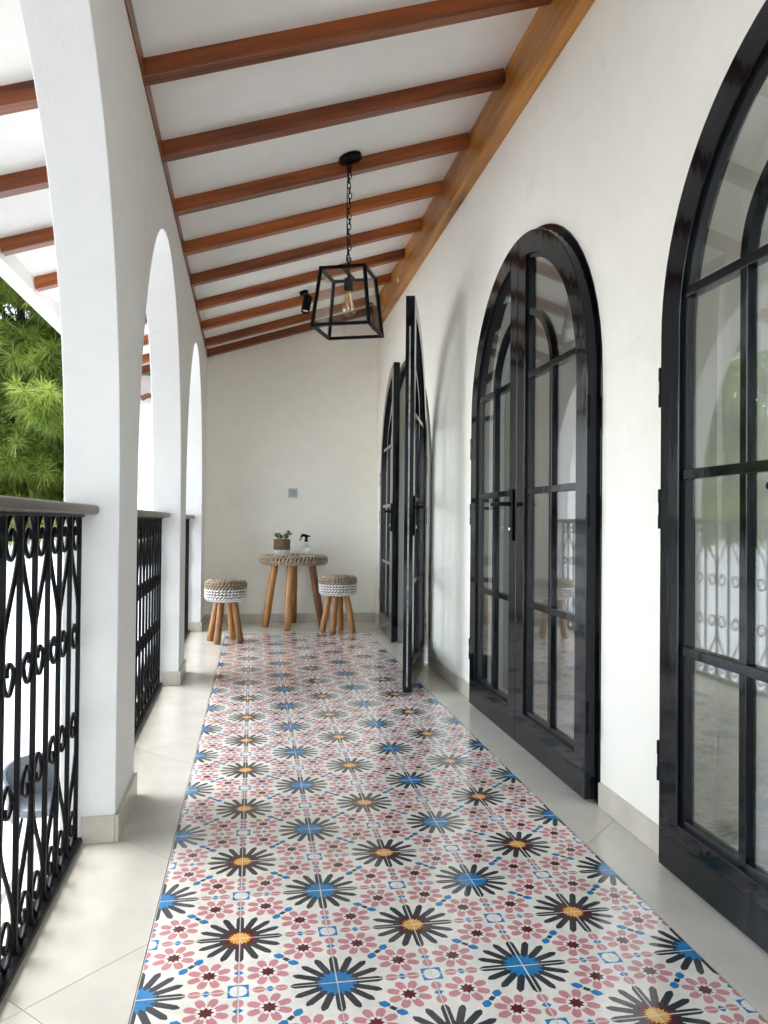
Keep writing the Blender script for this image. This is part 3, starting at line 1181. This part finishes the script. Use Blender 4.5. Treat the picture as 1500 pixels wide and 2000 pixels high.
for q in range(4):
    a0, a1 = corner(q, HT, zt), corner(q + 1, HT, zt)
    b0, b1 = corner(q, HB, zb), corner(q + 1, HB, zb)
    for p, r_ in ((a0, a1), (b0, b1), (a0, b0)):
        mb = MB()
        dv = (r_ - p)
        ln = dv.length
        rotm = dv.to_track_quat('X', 'Z').to_matrix().to_4x4()
        mb.box((-.007, -.0072, -.0072), (ln + .007, .0072, .0072), 0, Matrix.Translation(p) @ rotm)
        mb.build('frame_bar', 'black_metal', lan)
    mb = MB()
    nrm = (a1 - a0).cross(b0 - a0).normalized() * .0015
    vs = [a0 + nrm, a1 + nrm, b1 + nrm, b0 + nrm, a0 - nrm, a1 - nrm, b1 - nrm, b0 - nrm]
    mb.add(vs, [(0, 1, 2, 3), (7, 6, 5, 4), (0, 4, 5, 1), (1, 5, 6, 2), (2, 6, 7, 3), (3, 7, 4, 0)])
    mb.build('pane', 'clear_glass', lan)
for q in (0, 1):
    m0 = (corner(q, HT, zt) + corner(q + 1, HT, zt)) / 2
    m1 = (corner(q + 2, HT, zt) + corner(q + 3, HT, zt)) / 2
    if q == 0:
        mb = MB()
        dv = m1 - m0
        mb.box((0, -.011, -.003), (dv.length, .011, .003), 0, Matrix.Translation(m0) @ dv.to_track_quat('X', 'Z').to_matrix().to_4x4())
        mb.build('cross_bar', 'black_metal', lan)
MB().lathe([(.006, 0), (.006, -.02), (.020, -.024), (.0225, -.03), (.0225, -.083), (.019, -.085), (0, -.085)], 20).build('socket', 'black_metal', lan, (0, 0, zt), smooth=40)
bulb = MB().lathe([(.0135, 0), (.0155, -.012), (.018, -.03), (.023, -.052), (.0295, -.073), (.0335, -.091), (.0330, -.102), (.0275, -.115), (.0165, -.124), (.001, -.127)], 24, cap=False).build('bulb', 'bulb_glass', lan, (0, 0, zt - .088), smooth=0)
fp = []
for q in range(7):
    a = 2 * pi * q / 7
    fp += [(.007 * cos(a), .007 * sin(a), -.025), (.013 * cos(a + .3), .013 * sin(a + .3), -.092)]
MB().tube(fp, 0.0009, 4).tube([(0, 0, -.005), (0, 0, -.06)], .003, 6).build('filament', 'filament', bulb)

# ------------------------------------------------------------------ ceiling spotlight
sp = empty('ceiling_spotlight', (0.372, 6.13, ceil_z(0.372)))
tag(sp, 'small black cylinder spotlight on the ceiling behind the lantern', 'spotlight')
MB().lathe([(0, 0), (.036, 0), (.036, -.026), (.033, -.029), (0, -.029)], 24, 0, Matrix.Rotation(-sl, 4, 'Y')).build('base', 'black_metal', sp, smooth=40)
MB().tube([(.008, 0, -.026), (.022, -.01, -.062)], 0.006, 8).build('arm', 'steel', sp, smooth=40)
rm_ = Matrix.Translation((.034, -.02, -.055)) @ Matrix.Rotation(radians(10), 4, 'Y') @ Matrix.Rotation(radians(-14), 4, 'X')
MB().lathe([(0, .012), (.030, .012), (.034, .008), (.034, -.125), (.031, -.128), (.026, -.112), (0, -.112)], 28, 0, rm_).build('lamp_head', 'black_metal', sp, smooth=40)
MB().lathe([(0, -.1115), (.024, -.1115), (.024, -.1135), (0, -.1135)], 20, 0, rm_).build('lens', 'white_plastic', sp)

# ------------------------------------------------------------------ woven furniture


def lobe(mb, mat, a, b, c, mi=0):
    n = 6
    vs = [(-a, 0, 0)]
    for x, s in ((-.55, .8), (.1, 1.0), (.65, .72)):
        for j in range(n):
            an = 2 * pi * j / n
            vs.append((a * x, b * s * cos(an), c * s * sin(an)))
    vs.append((a, 0, 0))
    fs = [(0, 1 + (j + 1) % n, 1 + j) for j in range(n)]
    for r_ in range(2):
        o = 1 + r_ * n
        fs += [(o + j, o + (j + 1) % n, o + n + (j + 1) % n, o + n + j) for j in range(n)]
    o = 1 + 2 * n
    fs += [(o + j, o + (j + 1) % n, o + n) for j in range(n)]
    mb.add(vs, fs, mi, mat)


def weave(mb, prof, pitch, length, seed, split=None, tilt=0.5):
    """rows of twisted rope strands laid round a profile of (radius, z, nr, nz); split(z, r) -> material index"""
    rr = random.Random(seed)
    row = 0
    for (r, z, nr, nz) in prof:
        n = max(6, int(2 * pi * r / length))
        ph = rr.uniform(0, 1)
        for k in range(n):
            a = 2 * pi * (k + ph) / n + rr.gauss(0, .004)
            nv = Vector((nr * cos(a), nr * sin(a), nz))
            tv = Vector((-sin(a), cos(a), 0))
            bv = nv.cross(tv)
            tl = tilt + rr.gauss(0, .08)
            ex = tv * cos(tl) + bv * sin(tl)
            ey = nv.cross(ex)
            p = Vector((r * cos(a), r * sin(a), z)) + nv * rr.uniform(-.001, .0015)
            mat = Matrix(((ex.x, ey.x, nv.x, p.x), (ex.y, ey.y, nv.y, p.y), (ex.z, ey.z, nv.z, p.z), (0, 0, 0, 1)))
            lobe(mb, mat, length * .66 * rr.uniform(.92, 1.06), pitch * .41, pitch * .42, split(z, r) if split else 0)
        row += 1


def round_profile(R, z0, z1, er, pitch, rmin=0.02):
    """stadium section: bottom edge, side, top edge, then the top surface"""
    out = []
    seg = []
    for k in range(9):
        an = -pi / 2 + (pi / 2) * k / 8
        seg.append((R - er + er * cos(an), z0 + er + er * sin(an), cos(an), sin(an)))
    for k in range(1, 12):
        seg.append((R, z0 + er + (z1 - z0 - 2 * er) * k / 12, 1, 0))
    for k in range(9):
        an = (pi / 2) * k / 8
        seg.append((R - er + er * cos(an), z1 - er + er * sin(an), cos(an), sin(an)))
    for k in range(1, 40):
        r = (R - er) * (1 - k / 40)
        if r > rmin:
            seg.append((r, z1, 0, 1))
    acc = pitch
    prev = seg[0]
    for s in seg:
        acc += sqrt((s[0] - prev[0]) ** 2 + (s[1] - prev[1]) ** 2)
        if acc >= pitch:
            out.append(s)
            acc = 0
        prev = s
    return out


def leg_mesh(p0, p1, r0, r1, seed):
    rr = random.Random(seed)
    p0, p1 = Vector(p0), Vector(p1)
    path, rad = [], []
    for k in range(9):
        s = k / 8
        q = p0.lerp(p1, s) + Vector((rr.gauss(0, .0012), rr.gauss(0, .0012), 0)) * (1 if 0 < k < 8 else 0)
        path.append(q)
        rad.append((r0 + (r1 - r0) * s) * rr.uniform(.97, 1.03))
    rad[-1] = rad[-1] * .93
    path.append(p1 + (p1 - p0).normalized() * .004)
    rad.append(rad[-1] * .8)
    return MB().tube(path, rad, 14)


def stool(cx, cy, feet, label, seed):
    root = empty('woven_stool', (cx, cy, 0))
    tag(root, label, 'stool', 'woven stools by the round table')
    z0, z1, R = 0.318, 0.487, 0.158
    mb = MB()
    core = [(0.02, z0 + .012), (R - .035, z0 + .012), (R - .012, z0 + .035), (R - .010, z1 - .035), (R - .035, z1 - .012), (0.02, z1 - .010)]
    mb.lathe(core, 32)
    seat = mb.build('seat', 'rope_core', root)
    prof = round_profile(R, z0 + .008, z1 - .006, .034, .0158)
    zsplit = z0 + 0.094
    up = [p for p in prof if p[1] > zsplit]
    dn = [p for p in prof if p[1] <= zsplit]
    m1 = MB()
    weave(m1, up, .0178, .0270, seed)
    m1.build('natural_weave', 'rope_natural', seat, smooth=0)['kind'] = 'stuff'
    m2 = MB()
    weave(m2, dn, .0178, .0270, seed + 1)
    m2.build('white_weave', 'rope_white', seat, smooth=0)['kind'] = 'stuff'
    for i, (fx, fy) in enumerate(feet):
        dx, dy = fx - cx, fy - cy
        leg_mesh((dx * .52, dy * .52, z0 + .02), (dx, dy, 0.004), .0255, .0265, seed * 10 + i).build('leg', 'leg_wood', root, smooth=60)
    return root


stool(-0.205, 6.145, [(-.325, 6.215), (-.262, 6.035), (-.150, 6.275), (-.085, 6.085)], 'round woven stool with white lower band standing beside the last column', 11)
stool(0.720, 6.570, [(.592, 6.595), (.666, 6.445), (.765, 6.700), (.853, 6.540)], 'round woven stool with white lower band pushed under the table edge', 21)

tb = empty('round_table', (0.362, 6.965, 0))
tag(tb, 'small round table with woven rope rim and four splayed wooden legs', 'table')
mb = MB().lathe([(.02, .575), (.27, .572), (.288, .585), (.290, .612), (.27, .626), (.02, .627)], 40)
top = mb.build('table_top', 'rope_core', tb)
prof = round_profile(.300, .566, .636, .030, .0175, 0.235)
m1 = MB()
weave(m1, prof, .0195, .034, 5, None, 0.75)
m1.build('rope_rim', 'rope_natural', top, smooth=0)['kind'] = 'stuff'
m2 = MB()
weave(m2, [(r, .629, 0, 1) for r in [.228 - .0165 * q for q in range(14)] if r > .01], .0175, .026, 6, None, .35)
m2.build('white_inlay', 'rope_white', top, smooth=0)['kind'] = 'stuff'
for i, (fx, fy, tx, ty) in enumerate([(-.250, .015, -.165, .01), (-.062, -.245, -.035, -.165), (.015, .270, .012, .17), (.262, .02, .165, .02)]):
    leg_mesh((tx, ty, .575), (fx, fy, .004), .0335, .0320, 70 + i).build('leg', 'leg_wood', tb, smooth=60)

# things on the table
TT = 0.640
pot = empty('planter_basket', (0.255, 6.955, TT))
tag(pot, 'small brown woven pot with white base holding a leafy plant', 'plant pot')
mb = MB().lathe([(.060, 0), (.069, .004), (.070, .14), (.064, .14), (.062, .118), (.01, .116)], 28)
body = mb.build('pot_body', 'rope_core', pot, smooth=40)
m1 = MB()
weave(m1, [(.0705, .056 + .0085 * q, 1, 0) for q in range(11)], .0092, .014, 9, None, .3)
m1.build('brown_weave', 'rope_dark', body, smooth=0)['kind'] = 'stuff'
m2 = MB()
weave(m2, [(.0705, .005 + .0085 * q, 1, 0) for q in range(6)], .0092, .014, 10, None, .3)
m2.build('white_weave', 'rope_white', body, smooth=0)['kind'] = 'stuff'
MB().lathe([(0.0, .117), (.061, .119), (.03, .124), (0, .126)], 20, cap=False).build('soil', 'soil', pot)
rp = random.Random(12)
for s in range(9):
    a = rp.uniform(0, 2 * pi)
    ln = rp.uniform(.05, .085)
    lean = rp.uniform(.2, .9)
    stem = [Vector((.02 * cos(a), .02 * sin(a), .12)), Vector((.035 * cos(a) + lean * .02 * cos(a), .03 * sin(a), .12 + ln * .6)), Vector(((.03 + lean * .05) * cos(a), (.03 + lean * .05) * sin(a), .12 + ln))]
    MB().tube(spline(stem, 4), .0016, 5).build('stem', 'plant_leaf', pot)
    path = spline(stem, 4)
    for q in range(6):
        p = path[min(len(path) - 1, 3 + q)]
        la = rp.uniform(0, 2 * pi)
        d = Vector((cos(la), sin(la), rp.uniform(.0, .9))).normalized()
        sd_ = d.cross(Vector((0, 0, 1))).normalized()
        up_ = sd_.cross(d)
        l, w = rp.uniform(.026, .044), rp.uniform(.010, .015)
        vs = [p, p + d * l * .4 + sd_ * w + up_ * .003, p + d * l * .8 + sd_ * w * .7 + up_ * .002, p + d * l - up_ * .003, p + d * l * .8 - sd_ * w * .7 + up_ * .002, p + d * l * .4 - sd_ * w + up_ * .003, p + d * l * .5 - up_ * .001]
        MB().add(vs, [(0, 1, 6), (1, 2, 6), (2, 3, 6), (3, 4, 6), (4, 5, 6), (5, 0, 6)]).build('leaf', 'plant_leaf', pot)

spr = empty('spray_bottle', (0.470, 6.93, TT + .001), (0, 0, radians(8)))
tag(spr, 'clear glass spray bottle with black trigger head on the table', 'spray bottle')
MB().lathe([(0, 0), (.034, 0), (.0365, .004), (.0365, .068), (.033, .082), (.020, .097), (.0135, .106), (.0135, .124), (.011, .124)], 28, cap=False).build('bottle', 'bottle_glass', spr, smooth=40)
MB().lathe([(0, .003), (.032, .003), (.0345, .006), (.0345, .030), (0, .030)], 24).build('water', 'clear_glass', spr, smooth=40)
MB().tube([(0, 0, .01), (0, 0, .13)], .002, 6).build('dip_tube', 'white_plastic', spr)
hd = MB()
hd.lathe([(.0155, .122), (.0155, .142), (.012, .148), (.010, .158)], 16)
hd.prism([(-.040, .172), (-.052, .168), (-.046, .186), (-.030, .196), (.006, .186), (.036, .176), (.037, .168), (.014, .166), (.010, .152), (-.010, .152), (-.012, .166)], 1, -.010, .010)
hd.build('sprayer_head', 'black_metal', spr, bevel=.0015)
MB().prism([(-.030, .172), (-.040, .160), (-.052, .138), (-.060, .128), (-.062, .134), (-.052, .156), (-.044, .176)], 1, -.006, .006).build('trigger', 'black_metal', spr, bevel=.001)

cs = empty('woven_coaster', (0.365, 6.90, TT + .001))
tag(cs, 'small woven dish of trinkets lying between pot and spray bottle', 'dish')
MB().lathe([(0, 0), (.045, 0), (.052, .008), (.049, .011), (.042, .005), (0, .004)], 24).build('dish', 'rope_natural', cs, smooth=40)
rk = random.Random(4)
for q in range(7):
    o_ = MB().lathe([(.001, -.006), (.007, -.004), (.009, .001), (.006, .005), (.001, .006)], 8)
    o_.build('pebble', 'soil' if q % 2 else 'rope_dark', cs, (rk.uniform(-.03, .03), rk.uniform(-.03, .03), .011), (rk.uniform(0, 3), rk.uniform(0, 3), 0), smooth=0)

# wall switch
sw = empty('wall_switch', (0.365, EW, 1.212))
tag(sw, 'square grey light switch on the end wall above the table', 'switch')
MB().box((-.043, -.008, -.043), (.043, 0.0, .043)).build('plate', 'switch_plate', sw, bevel=.003)
MB().box((-.032, -.0115, -.030), (.030, -.008, .032)).build('rocker', 'switch_grey', sw, bevel=.002)

# padlock parts: hasp chain, body and tag
MB().tube([(0, 0, .09), (.002, 0, .05), (0, .002, .01)], .0025, 6).build('chain', 'steel', pk)
MB().box((-.008, -.020, -.035), (.008, .020, .003)).build('lock_body', 'steel', pk, bevel=.003)
MB().tube([(0, .012, 0), (0, .012, .016), (0, .006, .024), (0, -.006, .024), (0, -.012, .016), (0, -.012, 0)], .003, 8).build('shackle', 'steel', pk, smooth=50)
MB().tube([(-.004, .010, -.034), (-.006, .016, -.058), (-.006, .018, -.075)], .0012, 5).build('tag_ring', 'steel', pk)
MB().box((-.012, 0, -.150), (.030, .006, -.078)).build('key_tag', 'white_plastic', pk, (-.012, .012, 0), bevel=.004)

# ------------------------------------------------------------------ outside
GZ = -2.15
ground = struct(MB().box((-220, -160, GZ - 1.0), (120, 220, GZ)).build('ground', 'concrete'))
struct(MB().box((-7.0, -9.0, GZ - .1), (-0.7, 5.6, GZ + .006)).build('added_dark_paving', 'added_paving'))  # dark patch added to weaken ground bounce onto the eave and columns
base = MB().box((-0.61, YMIN, GZ), (RW + .19, EW + .19, -0.2005)).build('veranda_base', 'garden_paint')
tag(base, 'white masonry base that carries the raised tiled veranda', 'wall')

wing = MB().box((-1.46, EW + .02, GZ), (-0.6205, EW + .22, 2.27)).build('wing_wall', 'garden_paint')
tag(wing, 'tall white wall of the next wing seen past the columns', 'wall')
tl = MB()
vg = None
for k in range(7):
    a = []
    y = EW - .02 - .015 * (k % 2)
    x = -1.44 + k * .125
    sec = [(x - .07 + .14 * q / 8, 2.045 + .035 * sin(pi * q / 8)) for q in range(9)] + [(x + .07 - .14 * q / 8, 2.027 + .035 * sin(pi * (1 - q / 8))) for q in range(9)]
    o = MB().prism(sec, 1, y - .10, y + .28).build('ridge_tile', 'terracotta', wing, (0, 0, .008 * (k % 2) + .002 * k))

# sloping garden wall with a moulded cap
gw = empty('garden_wall', (-1.5, 9.6, GZ))
tag(gw, 'white garden wall with sloping moulded cap beyond the railing', 'wall')


def slope_strip(z_at0, drop, x0, x1, y0, y1, h0, name):
    mb = MB()
    za, zb_ = z_at0 + drop * (x0), z_at0 + drop * (x1)
    b = [(x0, y0, za - h0), (x1, y0, zb_ - h0), (x1, y1, zb_ - h0), (x0, y1, za - h0), (x0, y0, za), (x1, y0, zb_), (x1, y1, zb_), (x0, y1, za)]
    mb.add(b, [(3, 2, 1, 0), (4, 5, 6, 7), (0, 1, 5, 4), (1, 2, 6, 5), (2, 3, 7, 6), (3, 0, 4, 7)])
    return mb.build(name, 'garden_paint', gw)


ztop = 0.98 - GZ
mb = MB()
dr = 0.085
x0, x1 = -7.5, 1.2
mb.add([(x0, 0, 0), (x1, 0, 0), (x1, .2, 0), (x0, .2, 0), (x0, 0, ztop + dr * x0), (x1, 0, ztop + dr * x1), (x1, .2, ztop + dr * x1), (x0, .2, ztop + dr * x0)],
       [(3, 2, 1, 0), (4, 5, 6, 7), (0, 1, 5, 4), (1, 2, 6, 5), (2, 3, 7, 6), (3, 0, 4, 7)])
mb.build('wall_body', 'garden_paint', gw)
slope_strip(ztop + .07, dr, x0, x1, -.06, .26, .068, 'cap')
slope_strip(ztop - .10, dr, x0, x1, -.03, -.001, .04, 'moulding')

# grey tub chair on the terrace below
ch = empty('tub_chair', (-1.95, 7.75, GZ), (0, 0, radians(25)))
tag(ch, 'grey moulded tub chair on the terrace below the railing', 'chair')
mb = MB()
vs, fs = [], []
na, nz = 28, 8
for s in (0, 1):
    for i in range(na + 1):
        an = radians(-125 + 250 * i / na) + pi / 2
        hh = 0.80 - 0.20 * (abs(i - na / 2) / (na / 2)) ** 2.2
        for j in range(nz + 1):
            v = j / nz
            r = (0.26 + 0.05 * v) - s * 0.022
            vs.append((r * cos(an) * 1.06, r * sin(an), 0.30 + (hh - 0.30) * v))
q = (na + 1) * (nz + 1)
for i in range(na):
    for j in range(nz):
        a = i * (nz + 1) + j
        fs += [(a, a + 1, a + nz + 2, a + nz + 1), (q + a, q + a + nz + 1, q + a + nz + 2, q + a + 1)]
    a = i * (nz + 1) + nz
    fs.append((a, q + a, q + a + nz + 1, a + nz + 1))
    a = i * (nz + 1)
    fs.append((a, a + nz + 1, q + a + nz + 1, q + a))
for i in (0, na):
    for j in range(nz):
        a = i * (nz + 1) + j
        fs.append((a, q + a, q + a + 1, a + 1))
mb.add(vs, fs)
mb.build('shell', 'grey_plastic', ch, smooth=50)
MB().lathe([(0, .36), (.25, .36), (.268, .38), (.268, .42), (.25, .44), (0, .445)], 28).build('seat', 'grey_plastic', ch, smooth=50)
for q in range(4):
    a = pi / 4 + q * pi / 2
    MB().tube([(.17 * cos(a), .17 * sin(a), .37), (.24 * cos(a), .24 * sin(a), 0.0)], .014, 8).build('leg', 'iron', ch, smooth=50)

# ------------------------------------------------------------------ trees


def limb(mb, path, r0, r1, n=9):
    k = len(path)
    mb.tube(path, [r0 + (r1 - r0) * i / (k - 1) for i in range(k)], n)


def pine(x, y, h, label, seed, spread=2.6, tufts=900, low=.36, lean=(0, 0)):
    rr = random.Random(seed)
    root = empty('pine_tree', (x, y, GZ))
    tag(root, label, 'tree', 'trees beyond the garden wall')
    tr = MB()
    tpath = spline([(0, 0, -.2), (.05 + lean[0] * .2, .02, h * .25), (lean[0] * .5, lean[1] * .5, h * .5), (lean[0] * .8 + .1, lean[1] * .8, h * .75), (lean[0], lean[1], h)], 5)
    limb(tr, tpath, .12, .03, 10)
    ends = []
    nb = 34
    for b in range(nb):
        s = low + (.98 - low) * b / nb
        p = tpath[min(len(tpath) - 1, int(s * (len(tpath) - 1)))].copy()
        a = b * 2.4 + rr.uniform(-.4, .4)
        ln = spread * (1.05 - .6 * s) * rr.uniform(.75, 1.15)
        mid = p + Vector((cos(a) * ln * .5, sin(a) * ln * .5, ln * .16))
        end = p + Vector((cos(a) * ln, sin(a) * ln, ln * rr.uniform(.05, .28)))
        bp = spline([p, mid, end], 5)
        limb(tr, bp, .028, .008, 6)
        for q in range(3, len(bp)):
            for _ in range(3):
                a2 = a + rr.uniform(-1.1, 1.1)
                l2 = rr.uniform(.25, .75)
                e2 = bp[q] + Vector((cos(a2) * l2, sin(a2) * l2, rr.uniform(-.25, .35) * l2))
                tr.tube([bp[q], e2], [.010, .004], 4)
                ends.append((bp[q], e2))
    tr.build('trunk', 'bark', root, smooth=60)
    # needle tufts along the twigs
    vs, fs = [], []
    for t in range(tufts):
        p0, p1 = ends[rr.randrange(len(ends))]
        f = rr.uniform(.2, 1.05)
        c = p0.lerp(p1, f) + Vector((rr.gauss(0, .05), rr.gauss(0, .05), rr.gauss(0, .05)))
        ax = (p1 - p0).normalized() + Vector((0, 0, -.15))
        nn = rr.randrange(34, 50)
        L_ = rr.uniform(.17, .28)
        for _ in range(nn):
            d = Vector((rr.gauss(0, 1), rr.gauss(0, 1), rr.gauss(0, 1))).normalized()
            d = (d * .95 + ax * .55)
            d.z -= .12
            d.normalize()
            sd2 = d.cross(Vector((rr.gauss(0, 1), rr.gauss(0, 1), rr.gauss(0, 1)))).normalized() * .0052
            l = L_ * rr.uniform(.7, 1.1)
            i0 = len(vs)
            drp = Vector((0, 0, -.03 * l / .2))
            vs += [tuple(c + sd2), tuple(c - sd2), tuple(c + d * l * .55 - sd2 * .8), tuple(c + d * l * .55 + sd2 * .8), tuple(c + d * l + drp)]
            fs += [(i0, i0 + 1, i0 + 2, i0 + 3), (i0 + 3, i0 + 2, i0 + 4)]
    mb = MB()
    mb.v, mb.f, mb.m = vs, fs, [0] * len(fs)
    mb.build('crown', 'pine_needle', root, recalc=False)
    return root


def broad(x, y, h, label, seed, rad=2.6, clumps=60, per=70, leaf=.085, mat='broad_leaf'):
    rr = random.Random(seed)
    root = empty('leafy_tree', (x, y, GZ))
    tag(root, label, 'tree', 'trees beyond the garden wall')
    tr = MB()
    tp = spline([(0, 0, -.2), (.1, .05, h * .3), (-.05, .1, h * .55), (.1, 0, h * .85)], 5)
    limb(tr, tp, .20, .06, 9)
    cc = []
    for b in range(clumps):
        a = rr.uniform(0, 2 * pi)
        s = rr.uniform(.35, 1.0)
        rmax = rad * sqrt(max(.05, 1 - ((s - .62) / .45) ** 2))
        r = rmax * rr.uniform(.25, 1.0) ** .6
        p = Vector((r * cos(a), r * sin(a), h * s))
        cc.append(p)
        if b % 3 == 0:
            o_ = tp[min(len(tp) - 1, int(min(s * .7, .95) * (len(tp) - 1)))]
            limb(tr, spline([o_, o_.lerp(p, .5) + Vector((0, 0, .15)), p], 3), .045, .012, 5)
    tr.build('trunk', 'bark', root, smooth=60)
    vs, fs = [], []
    for p in cc:
        R_ = rr.uniform(.35, .75) * rad / 2.6
        for _ in range(per):
            d = Vector((rr.gauss(0, 1), rr.gauss(0, 1), rr.gauss(0, .7)))
            q = p + d.normalized() * R_ * rr.uniform(.3, 1) ** .5
            u = Vector((rr.gauss(0, 1), rr.gauss(0, 1), rr.gauss(0, .6))).normalized()
            w = u.cross(Vector((rr.gauss(0, 1), rr.gauss(0, 1), rr.gauss(0, 1)))).normalized()
            l = leaf * rr.uniform(.7, 1.3)
            i0 = len(vs)
            vs += [tuple(q - u * l), tuple(q + w * l * .45), tuple(q + u * l), tuple(q - w * l * .45)]
            fs += [(i0, i0 + 1, i0 + 2, i0 + 3)]
    mb = MB()
    mb.v, mb.f, mb.m = vs, fs, [0] * len(fs)
    mb.build('crown', mat, root, recalc=False)
    return root


pine(-3.25, 10.9, 8.0, 'tall green pine with long needle tufts beside the white column', 31, 2.5, 8200, lean=(.15, -.2))
pine(-2.15, 10.6, 6.4, 'shorter bushy pine partly hidden behind the white column', 33, 1.7, 4200, low=.46)
pine(-5.6, 14.2, 8.6, 'second green pine standing behind the railing', 32, 2.9, 2600)
broad(-3.5, 13.4, 7.8, 'dense leafy tree filling the gap behind the tall pine', 46, 2.9, 170, 130, .075)
broad(-8.4, 15.5, 7.2, 'dark leafy tree behind the pines at the garden edge', 41, 3.0, 90, 90)
broad(-4.2, 19.0, 6.2, 'leafy tree standing far behind the tall pine', 42, 3.0, 90, 90)
broad(-13.5, 14.0, 8.0, 'broad leafy tree reflected in the largest door', 43, 3.4, 90, 90)
broad(-12.5, 22.0, 9.0, 'tall leafy tree behind the tiled house', 44, 4.0, 90, 90, .12)
broad(-7.0, 24.0, 8.0, 'leafy tree far behind the garden wall', 45, 3.6, 80, 90, .12)

broad(-4.3, -0.8, 7.5, 'unseen leafy tree added beside the veranda to shade the near column', 51, 2.7, 120, 120, .09)  # tree added out of view to cut sky light on the near column
broad(-4.6, -5.0, 7.5, 'second unseen leafy tree added behind the viewer to block sky light', 52, 2.9, 120, 120, .09)  # likewise added out of view, holds back sky light from behind

# neighbour's house with a tiled roof
nh = empty('tiled_house', (-11.2, 18.0, GZ))
tag(nh, 'low white house with dark red tiled roof beyond the garden', 'house')
MB().box((-3.2, -2.2, 0), (3.2, 2.2, 3.0)).build('wall', 'garden_paint', nh)
rf = MB().prism([(-2.75, 2.85), (2.75, 2.85), (2.75, 2.95), (0, 4.75), (-2.75, 2.95)], 0, -3.7, 3.7).build('roof', 'terracotta', nh)
for s in (-1, 1):
    for k in range(9):
        f = (k + .5) / 9
        yy = s * (2.75 * (1 - f))
        zz = 2.95 + 1.8 * f
        MB().box((-3.7, -.16, -.012), (3.7, .16, .035)).build('tile_course', 'terracotta', rf, (0, yy, zz + .03), (-s * math.atan(1.8 / 2.75) + s * .05, 0, 0))
for x in (-1.8, 0, 1.8):
    f = MB().box((x - .45, -2.23, 1.1), (x + .45, -2.2, 2.2)).build('window', 'white_plastic', nh)
    MB().box((x - .38, -2.245, 1.17), (x + .38, -2.231, 2.13)).build('pane', 'dark_glass', f)

bpy.context.view_layer.update()
